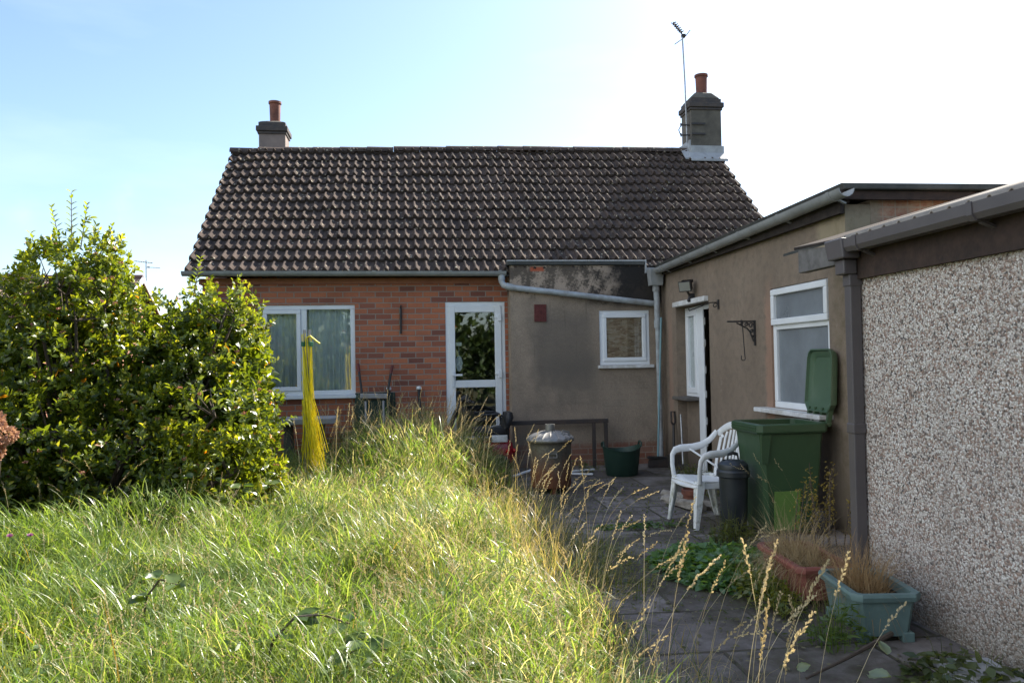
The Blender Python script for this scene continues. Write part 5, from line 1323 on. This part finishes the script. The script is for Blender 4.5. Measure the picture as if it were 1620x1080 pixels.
for k in range(16):                                    # far side
    x = random.uniform(-5.0, -1.6); H = float(np.interp(x, prof_x, prof_z)); blobs.append((x, 9.0+random.uniform(-.2,.2), H*random.uniform(.3,.8), .36, .34, .36))
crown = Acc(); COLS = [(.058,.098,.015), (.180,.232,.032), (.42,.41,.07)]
SP, SA = leaf_cloud(crown, blobs, 9500, 9, .076, .037, COLS, up=.7)
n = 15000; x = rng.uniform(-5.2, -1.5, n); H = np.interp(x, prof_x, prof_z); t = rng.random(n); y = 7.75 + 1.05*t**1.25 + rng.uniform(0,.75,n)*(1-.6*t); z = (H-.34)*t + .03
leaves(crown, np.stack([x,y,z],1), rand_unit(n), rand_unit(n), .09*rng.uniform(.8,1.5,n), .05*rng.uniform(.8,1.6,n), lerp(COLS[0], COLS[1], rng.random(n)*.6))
# bold upright shoots on top with pairs of leaves
shoots = [(-3.36,8.4,2.92,.30,.05),(-3.50,8.4,2.86,.22,-.25),(-3.24,8.4,2.90,.20,.2),(-3.68,8.4,2.62,.20,-.35),(-3.04,8.4,2.72,.18,.4),(-2.14,8.4,2.40,.16,.15),(-1.70,8.3,2.02,.14,.2),(-4.15,8.4,2.42,.16,-.2)]
for (x, y, z, l, lean) in shoots:
    d = Vector((lean, random.uniform(-.15,.15), 1)).normalized(); p0 = Vector((x,y,z))-d*.25; p1 = Vector((x,y,z))+d*l
    tw = MB(); tw.tube([p0, p1], [.006,.003], 5); tw.build('twig', MAT['bark'], shrub, smooth=True)
    m = 7
    for j in range(m):
        q = p0 + (p1-p0)*(.25+.75*(j+1)/m); a = random.uniform(0,6.3)+j*1.57
        for sgn in (0, math.pi):
            D = Vector((math.cos(a+sgn), math.sin(a+sgn), .75+.25*j/m)).normalized()
            leaves(crown, np.array([q]), np.array([D]), np.array([Vector((0,0,1))]), np.array([.085*(1-.3*j/m)]), np.array([.036*(1-.2*j/m)]), np.array([(.10+.08*j/m,.155+.09*j/m,.03)]))
crown.make('foliage', MAT['leaf'], parent=shrub)
tw2 = MB()
for (x, y, z, *_r) in blobs[::5]:
    bx, by = -3.0 + (x+3.0)*.35 + random.uniform(-.1,.1), SY + random.uniform(-.15,.15)
    tw2.tube([(bx,by,-.05), ((bx+x)/2+random.uniform(-.1,.1),(by+y)/2,z*.5), (x,y,z)], [.032,.022,.012], 6)
    for q in range(5):
        u = Vector(rand_unit(1)[0]); tw2.tube([(x,y,z), Vector((x,y,z))+Vector((u.x*.3,u.y*.3,abs(u.z)*.3))], [.010,.004], 5)
tw2.build('trunk', MAT['bark'], shrub, smooth=True)
fb = Acc(); sel = rng.random(len(SP)) < .055; FP, FA = SP[sel]+SA[sel]*.09, SA[sel]
for j in range(16):
    n = len(FP); off = rand_unit(n)*.020; off[:,2] *= .5
    leaves(fb, FP+off, norm(FA+.5*rand_unit(n)), rand_unit(n), np.full(n,.016), np.full(n,.013), lerp((.30,.10,.085), (.42,.26,.20), rng.random(n)))
o = fb.make('flower_buds', MAT['dry'], parent=shrub); o['kind'] = 'stuff'

# dead flower heads at the far left edge
dp = thing('dried_hydrangea', 'clump of dried pinkish brown flower heads at the left edge below the shrub', 'plant', (-3.33, 6.75, 0))
a = Acc()
for (x, y, z, r) in ((-3.30,6.72,1.05,.10),(-3.20,6.7,.93,.10),(-3.27,6.68,.80,.09),(-3.38,6.7,.90,.12),(-3.34,6.62,.62,.09),(-3.42,6.7,.74,.10)):
    n = 420; u = rand_unit(n); P = np.array([x,y,z])+u*r*np.array([1,1,.75])*rng.uniform(.7,1,n)[:,None]
    leaves(a, P, norm(u+.6*rand_unit(n)), rand_unit(n), np.full(n,.026), np.full(n,.024), lerp((.34,.18,.12), (.56,.36,.26), rng.random(n)))
a.make('flower_heads', MAT['dry'], parent=dp)
b = MB()
for (x, z) in ((-3.30,1.03),(-3.20,.91),(-3.27,.78),(-3.38,.88),(-3.34,.60),(-3.42,.72)): b.tube([(-3.33+random.uniform(-.08,.08),6.75,0),(x,6.7,z)], [.006,.004], 5)
b.build('stems', MAT['bark'], dp)

# knapweed flowers dotted in the grass on the left
for k, (x, y, z) in enumerate(((-2.75,5.05,.46),(-2.80,4.98,.42),(-2.78,4.90,.38),(-2.60,5.02,.40),(-2.52,4.6,.30),(-2.42,5.15,.43),(-2.37,5.3,.40))):
    kn = thing('knapweed_flower', 'small purple pink thistle like flower in the long grass at the left', 'flower', (x, y, 0), 'purple flowers in the grass on the left')
    b = MB(); b.tube([(x+.03,y,-.02),(x+.01,y,z*.6),(x,y,z)], [.003,.002,.002], 5); b.build('stem', pmat('green_stem', (.09,.13,.04), None, 5, .7, 0) if k == 0 else bpy.data.materials['green_stem'], kn)
    a = Acc(); n = 40; u = rand_unit(n); u[:,2] = np.abs(u[:,2])+.35; u = norm(u); leaves(a, np.tile([[x,y,z]],(n,1)), u, rand_unit(n), np.full(n,.024), np.full(n,.006), lerp((.36,.10,.34), (.50,.24,.48), rng.random(n)))
    a.make('petals', MAT['dry'], parent=kn)

# bramble stems with broad leaves in the grass
def bramble(label, stems, lsz, cols=((.040,.080,.022),(.09,.14,.035))):
    x, y = stems[0][0][0], stems[0][0][1]
    t = thing('bramble', label, 'bramble', (x, y, 0), None); b = MB(); a = Acc()
    for st in stems:
        b.tube(st, [.006]*(len(st)-1)+[.003], 6)
        for i in range(1, len(st)):
            p = Vector(st[i])
            for q in range(3):
                ang = random.uniform(0,6.28); D = Vector((math.cos(ang), math.sin(ang), random.uniform(-.1,.45))).normalized()
                N = (Vector((random.uniform(-.4,.4), random.uniform(-.7,.1), 1))).normalized()
                broad_leaf(a, p+D*.015, D, N, lsz*random.uniform(.7,1.15), lsz*random.uniform(.6,.8), lerp(cols[0], cols[1], np.array([random.random()]))[0])
    b.build('stem', MAT['bark'], t, smooth=True); a.make('leaves', MAT['leaf'], parent=t)
bramble('broad leaved bramble sprawling over the grass in the middle foreground', [[(-.68,3.6,.0),(-.60,3.55,.25),(-.50,3.5,.36),(-.38,3.45,.38),(-.26,3.4,.35)], [(-.3,3.4,.0),(-.26,3.3,.26),(-.18,3.2,.34),(-.10,3.15,.32)]], .095)
bramble('small bramble sprig at the bottom centre of the grass', [[(.14,3.2,.0),(.18,3.1,.2),(.25,3.05,.28),(.31,3.02,.26)]], .08)
bramble('pale broad leaved bramble in the grass at lower left of centre', [[(-1.42,4.4,.0),(-1.36,4.3,.26),(-1.28,4.25,.36),(-1.18,4.2,.34)]], .10, ((.06,.11,.03),(.14,.19,.06)))
bramble('bramble clump growing at the foot of the shrub beside the yellow clothes line', [[(-1.75,7.3,.0),(-1.7,7.2,.3),(-1.6,7.15,.42),(-1.45,7.1,.40)], [(-1.9,7.3,.0),(-1.95,7.2,.35),(-1.85,7.1,.48)], [(-1.5,7.4,0),(-1.4,7.3,.3),(-1.25,7.2,.38)]], .11, ((.05,.095,.03),(.12,.17,.05)))

# ------------------------------------------------------------------ folded rotary clothes line
ai = thing('rotary_clothes_line', 'folded rotary clothes line with yellow cords standing in the long grass', 'clothes line', (-1.02, 8.2, 0))
b = MB(); b.tube([(-1.02,8.2,-.05),(-1.02,8.2,1.72)], .022, 10); b.build('pole', MAT['steel'], ai, smooth=True)
for k in range(4):
    a_ = R(45+90*k); b = MB(); c_, s_ = math.cos(a_), math.sin(a_)
    b.bar((-1.02+c_*.042, 8.2+s_*.042, .35), (-1.02+c_*.036, 8.2+s_*.036, 1.80), .016, .016); b.build('arm', MAT['steel'], ai)
    b = MB(); b.obox((-1.02+c_*.048, 8.2+s_*.048, 1.655), (.035,.03,.05), (0,0,a_)); b.build('arm_joint', pmat('green_plastic', (.02,.11,.055), None, 5, .45, 0) if k == 0 else bpy.data.materials['green_plastic'], ai, bevel=.004)
for k in range(54):
    side = random.random(); a0 = random.uniform(0, 6.28); r0 = random.uniform(.02,.055)
    zt = random.uniform(1.55,1.77); spread = random.uniform(0,1)**1.3; zb = random.uniform(.30,.62) if spread > .35 else random.uniform(.28,1.0)
    x0, y0 = -1.02+r0*math.cos(a0), 8.2+r0*math.sin(a0)-.01
    xb = -1.02 + (.02+.17*spread if k % 4 else -.05*spread) + random.uniform(-.02,.02); yb_ = 8.2 + random.uniform(-.10,.04)
    zm = zb + (zt-zb)*.5
    b = MB(); xm = x0*.72+xb*.28
    pts = [(x0,y0,zt), (xm,(y0+yb_)/2,zm), ((xm+xb)/2+.01,yb_,zb+(zm-zb)*.45), (xb,yb_,zb), (xb-.018,yb_-.006,zb-.012), (xb-.03,yb_,zb+.02), (x0-.02*spread,(y0+yb_)/2,zm+random.uniform(-.1,.3))]
    b.tube(pts, .0028, 5); b.build('line', MAT['yellow'], ai, smooth=True)
b = MB(); b.tube([(-1.02,8.17,1.72),(-.98,8.13,1.735),(-.93,8.12,1.69),(-.885,8.12,1.655)], .008, 6); b.build('tie', MAT['yellow'], ai, smooth=True)

# ------------------------------------------------------------------ weeds on and beside the patio
def fine_tuft(label, name, c, r, n, h, kinds=('dry',), cat='dry grass', spread=1.0, cols=((.30,.20,.10),(.44,.33,.19)), z=0.0, bendk=.8, w=(.0014,.0038), heads_n=0):
    a = Acc(); th = rng.uniform(0,2*np.pi,n); rr = np.sqrt(rng.random(n))
    x = c[0]+rr*np.cos(th)*r[0]; y = c[1]+rr*np.sin(th)*r[1]
    ang = np.arctan2(y-c[1], x-c[0])+rng.normal(0,1.4,n)
    a.add(*blade_mesh(np.stack([x,y,np.full(n,z)],1), h*rng.uniform(.25,1.35,n), rng.uniform(w[0],w[1],n), ang, np.clip(rng.gamma(2.6,.5,n)*bendk*(.6+rr),.15,2.8), np.pi/2+rng.normal(0,.8,n), lerp(cols[0], cols[1], rng.random(n)), k=5, b0=rng.uniform(.1,.95,n)))
    if heads_n:
        m = heads_n; th = rng.uniform(0,6.28,m); x = c[0]+r[0]*.6*np.cos(th); y = c[1]+r[1]*.6*np.sin(th)
        seed_stalks(a, np.stack([x,y,np.full(m,z)],1), h*rng.uniform(1.4,2.3,m), rng.uniform(2.2,4.2,m), rng.uniform(.5,1.2,m), straw_cols(m)*.9, .09, 9, .0016, .010, .0022)
    o = a.make(name, MAT['dry'], origin=(c[0],c[1],z)); tag(o, label, cat); return o
fine_tuft('dead brown grass tufts spilling from the teal trough', 'dry_grass_tuft', (2.38,3.93), (.12,.17), 1000, .24, z=.19, cols=((.28,.18,.09),(.46,.32,.17)))
fine_tuft('dense bleached grass clump billowing over the terracotta trough', 'dry_grass_tuft', (2.37,4.60), (.12,.28), 1900, .33, z=.16, cols=((.30,.22,.115),(.48,.37,.21)), heads_n=9, bendk=1.7)
def leafy(name, label, cat, c, r, n, hmax, L, W, cols, stems=0, mat='leaf', flat=.3, origin=None, kind=None):
    a = Acc(); th = rng.uniform(0,2*np.pi,n); rr = np.sqrt(rng.random(n)); x = c[0]+rr*np.cos(th)*r[0]; y = c[1]+rr*np.sin(th)*r[1]
    z = c[2] + hmax*rng.random(n)*(1-rr**2*.8)*(.5+.7*vnoise(x*5,y*5,41)) + .01
    D = norm(np.stack([rng.normal(size=n), rng.normal(size=n), rng.normal(0,flat,n)],1)); N = norm(np.stack([rng.normal(0,.45,n), rng.normal(-.1,.45,n), np.ones(n)],1))
    leaves(a, np.stack([x,y,z],1), D, N, L*rng.uniform(.6,1.3,n), W*rng.uniform(.6,1.3,n), lerp(cols[0], cols[1], rng.random(n)), fold=.1)
    if stems:
        t2 = rng.uniform(0,6.28,stems); q = np.sqrt(rng.random(stems)); X = c[0]+q*np.cos(t2)*r[0]; Y = c[1]+q*np.sin(t2)*r[1]
        a.add(*blade_mesh(np.stack([X,Y,np.full(stems,c[2])],1), hmax*rng.uniform(.8,1.6,stems), np.full(stems,.003), t2, rng.uniform(.2,1.2,stems), np.full(stems,1.57), lerp(cols[0], cols[1], rng.random(stems))))
    o = a.make(name, MAT[mat], origin=c, kind=kind); tag(o, label, cat); return o
GC = ((.060,.135,.045),(.15,.27,.10))
leafy('cut_foliage', 'heap of pulled up green weeds wilting on the patio slabs', 'weeds', (2.15,5.15,0), (.52,.62), 2300, .13, .060, .040, GC, 60, kind='stuff')
leafy('weed_patch', 'small flat patch of green weeds on the patio in front of the chair', 'weeds', (1.95,6.55,0), (.42,.12), 230, .03, .045, .028, ((.05,.11,.03),(.11,.19,.06)), kind='stuff')
leafy('weed_patch', 'yellowish weeds around the foot of the terracotta trough', 'weeds', (2.08,4.45,0), (.14,.36), 500, .20, .05, .018, ((.09,.12,.02),(.20,.22,.05)), 90, kind='stuff')
leafy('weed_patch', 'green weeds in front of the teal trough', 'weeds', (2.12,3.72,0), (.16,.14), 260, .20, .05, .014, ((.06,.11,.025),(.13,.19,.05)), 60, kind='stuff')
leafy('weed_patch', 'leafy weeds at the base of the pebbledash wall in the corner', 'weeds', (2.42,3.15,0), (.26,.30), 330, .10, .07, .035, ((.05,.075,.025),(.12,.15,.06)), 40, kind='stuff')
leafy('weed_patch', 'weeds sprouting between the chair and the black dustbin', 'weeds', (2.52,5.92,0), (.20,.14), 420, .22, .05, .016, ((.06,.085,.02),(.15,.16,.05)), 70, kind='stuff')
leafy('weed_patch', 'low weeds along the foot of the extension wall by the side door', 'weeds', (3.25,8.2,0), (.22,1.15), 900, .26, .05, .022, ((.05,.075,.025),(.14,.15,.06)), 120, kind='stuff')
leafy('weed_patch', 'weeds growing around the green trug and annex wall foot', 'weeds', (2.2,10.0,0), (.55,.25), 300, .14, .05, .018, ((.05,.08,.025),(.12,.15,.05)), 60, kind='stuff')
leafy('weed_patch', 'weedy grass tuft by the patio edge opposite the cut weeds', 'weeds', (1.32,5.3,0), (.30,.75), 700, .16, .055, .010, ((.06,.10,.025),(.18,.19,.06)), 260, kind='stuff')
leafy('leaf_litter', 'scattered fallen leaves and bits on the patio slabs', 'leaf litter', (2.0,5.4,.0), (1.2,3.8), 1100, .004, .032, .018, ((.09,.085,.04),(.22,.20,.12)), flat=.05, kind='stuff', mat='dry')
# slab joint weeds
leafy('joint_weeds', 'moss and tiny weeds growing along the patio joints', 'weeds', (1.9,6.6,0), (1.1,2.8), 2000, .03, .030, .013, ((.05,.08,.02),(.12,.14,.04)), flat=.4, kind='stuff')
# tall yellowing plant behind the terracotta trough
yw = thing('tall_weed', 'tall spindly yellowing weed against the wall between bin and downpipe', 'weed', (3.05, 5.35, 0))
b = MB(); a = Acc()
for k in range(15):
    x0, y0 = 2.95+random.uniform(-.16,.22), 5.4+random.uniform(-.12,.15); h_ = random.uniform(.35,.66); lx = random.uniform(-.10,.10)
    pts = [(x0,y0,0),(x0+lx*.4,y0,h_*.55),(x0+lx,y0+random.uniform(-.05,.05),h_)]; b.tube(pts, [.005,.004,.002], 5)
    n = 40; t_ = rng.uniform(.35,1,n); P = np.stack([x0+lx*t_, np.full(n,y0), h_*t_],1)+rng.normal(0,.018,(n,3)); D = norm(rand_unit(n)+np.array([0,0,-.15]))
    leaves(a, P, D, rand_unit(n), rng.uniform(.018,.04,n), rng.uniform(.006,.011,n), lerp((.20,.15,.03), (.36,.27,.06), rng.random(n)))
b.build('stems', MAT['bark'], yw); a.make('leaves', MAT['dry'], parent=yw)
# big cut hollyhock-like leaves lying bottom right
for k, (x, y, z, L_, dx, dy, lb) in enumerate(((1.98,3.22,.05,.105,.35,-.9,'large pale curled leaf lying biggest of the pile in the bottom right corner'),(1.72,3.36,.04,.06,.6,-.4,'small round pale leaf lying nearest the path slabs'),(1.63,3.02,.03,.075,-.9,.1,'pale leaf at the bottom edge below the teal trough'),(2.02,2.98,.05,.085,.5,.5,'pale ragged leaf at the bottom edge of the leaf pile'),(2.12,3.3,.10,.08,.1,.6,'small grey green leaf standing up by the wall foot'))):
    a = Acc(); broad_leaf(a, (x,y,z), (dx,dy,.35), (.1,-.75,.7), L_, L_*.72, (.24,.30,.20))
    tag(a.make('cut_leaf', MAT['leaf'], origin=(x,y,z)), lb, 'leaf', 'pale cut leaves at the bottom right')
b = MB(); b.tube([(1.72,3.28,.03),(2.0,3.42,.05),(2.35,3.62,.07)], [.006,.009,.014], 7); tag(b.build('stick', MAT['bark'], origin=(2.0,3.4,.04), smooth=True), 'brown broken branch lying in front of the teal trough', 'stick')
b = MB(); b.hexa([(2.33,3.10,0),(2.62,3.02,0),(2.66,3.35,0),(2.36,3.40,0),(2.36,3.13,.045),(2.60,3.06,.05),(2.64,3.33,.045),(2.38,3.37,.04)]); tag(b.build('broken_slab', MAT['slab'], origin=(2.48,3.2,0), bevel=.012), 'cracked pale slab piece at the foot of the pebbledash wall', 'slab')
# split logs edging the bed behind the chair
for k, (p, q, r_, lb) in enumerate((((2.52,7.55,.05),(2.68,6.98,.06),.055,'weathered split log lying longest beside the chair'),((2.66,7.35,.05),(2.85,7.05,.05),.05,'short weathered split log tucked behind the chair'),((2.62,7.9,.045),(2.75,7.62,.045),.045,'weathered split log lying farthest from the chair by the bed'))):
    p, q = Vector(p), Vector(q); d = (q-p).normalized(); sx = d.cross(Vector((0,0,1))).normalized(); up = Vector((0,0,1)); rings = []
    for t_ in (0,.15,.4,.7,.92,1): c_ = p+(q-p)*t_; rings.append([c_ + sx*math.cos(a_)*r_*f_ + up*math.sin(a_)*r_*f_*.9 for a_, f_ in zip([2*math.pi*j/9 for j in range(9)], [random.uniform(.72,1.12) for _ in range(9)])])
    b = MB(); loft(b, rings, True, True); tag(b.build('split_log', MAT['wood_grey'], origin=tuple(p)), lb, 'log')

# ------------------------------------------------------------------ mobility scooter by the back door
sc_ = thing('mobility_scooter', 'red mobility scooter with black seat parked in the grass by the white door', 'mobility scooter', (.95, 10.1, 0))
b = MB(); loft(b, [ring(.84,1.30,9.86,10.34,.14,.06), ring(.82,1.33,9.84,10.36,.24,.07), ring(.86,1.31,9.88,10.32,.40,.08), ring(.93,1.27,9.94,10.26,.435,.06)], True, True); b.build('rear_cowl', MAT['red'], sc_, smooth=True, angle=35)
b = MB(); b.box(.42, .86, 9.92, 10.28, .13, .17); b.build('footplate', MAT['rubber'], sc_, bevel=.01)
b = MB(); loft(b, [ring(.34,.52,9.90,10.30,.16,.05), ring(.36,.54,9.92,10.28,.42,.05), ring(.46,.56,9.98,10.22,.62,.03)], True, True); b.build('front_cowl', MAT['red'], sc_, smooth=True, angle=35)
for (x, y) in ((1.13,9.83),(1.13,10.37),(.44,9.86),(.44,10.34)):
    b = MB(); b.lathe([(0,-.035),(.06,-.035),(.075,-.02),(.10,-.045),(.128,-.03),(.135,0),(.128,.03),(.10,.045),(.075,.02),(.06,.035),(0,.035)], (0,0,0), 24); b.v = [(x+p[0], y+p[2], .135+p[1]) for p in b.v]; b.build('wheel', MAT['rubber'], sc_, smooth=True, angle=50)
b = MB(); b.tube([(1.05,10.1,.43),(1.05,10.1,.50)], .035, 10); b.build('seat_post', MAT['steel'], sc_)
b = MB(); loft(b, [ring(.82,1.26,9.88,10.32,.50,.06), ring(.80,1.27,9.87,10.33,.54,.07), ring(.81,1.25,9.88,10.32,.595,.08), ring(.86,1.2,9.93,10.27,.605,.06)], True, True); b.build('seat', MAT['black_vinyl'], sc_, smooth=True, angle=50)
b = MB(); loft(b, [[(x,y,z) for x,y,z in ring(1.17,1.27,9.90,10.30,.58,.03)], ring(1.22,1.33,9.90,10.30,.72,.04), ring(1.23,1.32,9.93,10.27,.785,.04)], True, True); b.build('backrest', MAT['black_vinyl'], sc_, smooth=True, angle=50)
for y in (9.85, 10.35):
    b = MB(); b.tube([(1.22,y,.60),(1.20,y,.74),(1.14,y,.765),(.86,y,.755)], .016, 8); b.tube([(1.12,y,.775),(.86,y,.768)], .028, 8, flat=.6); b.build('armrest', MAT['black_vinyl'], sc_, smooth=True)
b = MB(); b.obox((1.13,9.80,.47), (.20,.03,.09)); b.build('battery_panel', MAT['dirty_upvc'], sc_, bevel=.008)
b = MB(); b.tube([(.50,10.1,.55),(.60,10.1,.80),(.68,10.1,.94)], [.035,.028,.026], 10); b.build('tiller', MAT['black_vinyl'], sc_, smooth=True)
b = MB(); b.obox((.70,10.1,.965), (.14,.22,.05), (0,R(-30),0)); b.build('dashboard', MAT['black_vinyl'], sc_, bevel=.012)
b = MB(); b.tube([(.78,9.80,.95),(.72,9.86,.975),(.70,9.96,.965),(.70,10.24,.965),(.72,10.34,.975),(.78,10.40,.95)], .014, 8); b.tube([(.82,9.79,.93),(.72,9.86,.95)], .017, 8); b.build('handlebar', MAT['black_vinyl'], sc_, smooth=True)
lamp = simple('red_lens', (.55,.012,.012), .12, .7)
for y in (9.90, 10.30):
    b = MB(); b.lathe([(0,-.012),(.026,-.012),(.03,0),(.022,.016),(0,.02)], (0,0,0), 14); b.v = [(1.325+p[2], y+p[0]*1.2, .305+p[1]) for p in b.v]; b.build('tail_lamp', lamp, sc_, smooth=True)
b = MB(); b.lathe([(0,-.008),(.022,-.008),(.026,0),(.018,.012),(0,.015)], (0,0,0), 14); b.v = [(1.24+p[0], 9.845-p[2], .30+p[1]) for p in b.v]; b.build('side_reflector', lamp, sc_, smooth=True)
b = MB(); b.tube([(1.02,9.86,.615),(1.10,9.87,.632),(1.15,9.93,.622)], .018, 8, flat=.4)
tag(b.build('folded_paper', MAT['slab'], origin=(1.08,9.9,.61)), 'folded pale cloth lying on the black scooter seat', 'cloth')

# ------------------------------------------------------------------ beyond the garden
def far_house(name, label, x0, x1, y0, y1, ze, zr, hip=False):
    h_ = thing(name, label, 'house', ((x0+x1)/2, (y0+y1)/2, -.1)); b = MB(); ym = (y0+y1)/2
    b.box(x0+.3, x1-.3, y0+.3, y1-.3, -.1, ze)
    if not hip:
        for xx in (x0+.3, x1-.5): b.prism([(xx,y0+.3,ze),(xx,y1-.3,ze),(xx,ym,zr-.12)], (.2,0,0))
    b.build('wall', MAT['far_brick'], h_)
    rows = int((zr-ze)/.16); b = MB()
    for k in range(rows):                                # roof in stepped courses
        for sgn in (-1, 1):
            t0, t1 = k/rows, (k+1)/rows; ye = y0 if sgn < 0 else y1
            ya, yb2 = ye+(ym-ye)*t0, ye+(ym-ye)*t1; za, zb = ze+(zr-ze)*t0, ze+(zr-ze)*t1
            xa0, xa1, xb0, xb1 = x0, x1, x0, x1
            if hip: hw = (y1-y0)/2; xa0, xa1, xb0, xb1 = x0+hw*t0, x1-hw*t0, x0+hw*t1, x1-hw*t1
            b.quad((xa0,ya,za+.04),(xa1,ya,za+.04),(xb1,yb2,zb),(xb0,yb2,zb)); b.quad((xa0,ya,za-.01),(xa1,ya,za-.01),(xa1,ya,za+.04),(xa0,ya,za+.04))
        if hip:
            hw = (y1-y0)/2
            for xe, sg in ((x0,1),(x1,-1)): b.quad((xe+sg*hw*t0,y0+hw*t0,za+.02),(xe+sg*hw*t0,y1-hw*t0,za+.02),(xe+sg*hw*t1,y1-hw*t1,zb),(xe+sg*hw*t1,y0+hw*t1,zb))
    b.build('roof', MAT['far_tile'], h_)
    b = MB(); rl0, rl1 = (x0+(y1-y0)/2, x1-(y1-y0)/2) if hip else (x0, x1); b.tube([(rl0,ym,zr+.02),(rl1,ym,zr+.02)], .11, 8); b.build('ridge', MAT['far_tile'], h_, smooth=True)
    if not hip:
        b = MB()
        for sgn in (-1,1): ye = y0 if sgn < 0 else y1; b.bar((x1+.02,ye,ze-.06),(x1+.02,ym,zr-.06), .05, .22, up=(0,0,1))
        b.build('barge_board', MAT['upvc'], h_)
    return h_
far_house('brick_house', 'distant brick house with tiled gable roof just above the shrub', -19.0, -11.15, 31.2, 38.8, 3.0, 5.25)
far_house('brick_house', 'neighbouring house with brown hipped roof at the left edge of the photo', -19.2, -9.2, 17.5, 25.5, 2.7, 5.3, hip=True)
fa = thing('tv_aerial', 'thin distant television aerial on the gable roof beyond the shrub', 'aerial', (-11.05, 35.0, 5.2))
b = MB(); b.tube([(-11.02,35,5.1),(-11.02,35,6.0)], .022, 6); b.build('mast', MAT['steel'], fa)
b = MB(); b.tube([(-11.5,35,5.97),(-10.75,35,5.88)], .016, 6); [b.tube([(-11.45+q*.1,34.8,5.96-q*.012),(-11.45+q*.1,35.2,5.96-q*.012)], .01, 4) for q in range(7)]; b.build('boom', MAT['steel'], fa)
b = MB(); b.tube([(-10.95,35,5.70),(-10.45,35,5.66)], .014, 6); b.obox((-10.92,35,5.70), (.1,.08,.06)); b.build('lower_boom', MAT['steel'], fa)
# trees and a post behind the camera, seen reflected in the glass
def tree(label, x, y, r, h, seed):
    t = thing('tree', label, 'tree', (x,y,0)); b = MB(); b.tube([(x,y,-.1),(x+.1,y,h*.3),(x,y+.1,h*.7)], [.22,.16,.06], 8)
    bl = []
    for k in range(9):
        a_ = 2*math.pi*k/9*2.4; q = r*.55*math.sqrt(k/9); bl.append((x+q*math.cos(a_), y+q*math.sin(a_)*.8, h*(.28+.55*((k*5)%9)/9), r*.55, r*.5, h*.22))
        b.tube([(x,y,h*.25), (bl[-1][0],bl[-1][1],bl[-1][2])], [.09,.03], 6)
    a = Acc(); leaf_cloud(a, bl, 900, 6, .22, .13, [(.035,.065,.018),(.085,.13,.03),(.20,.24,.06)], inner=3200, up=.3)
    b.build('trunk', MAT['bark'], t, smooth=True); a.make('crown', MAT['far_leaf'], parent=t)
tree('broad leafy tree behind the camera on the left, seen reflected in the window', -4.2, -8.5, 2.6, 4.2, 1)
tree('broad leafy tree behind the camera in the middle, seen reflected in the window', .2, -9.5, 2.6, 4.5, 2)
tree('broad leafy tree behind the camera on the right, seen reflected in the door', 4.2, -8.0, 2.4, 3.9, 3)

hb = [(x, -7.0+random.uniform(-.3,.3), random.uniform(.5,1.9), .75, .6, .7) for x in np.linspace(-8, 8, 40)]
hd = thing('hedge', 'leafy boundary hedge behind the camera, seen reflected in the glass', 'hedge', (0,-7,0)); a = Acc(); leaf_cloud(a, hb, 1500, 6, .16, .10, [(.035,.065,.018),(.085,.13,.03),(.20,.24,.06)], inner=5000, up=.3); a.make('foliage', MAT['far_leaf'], parent=hd)
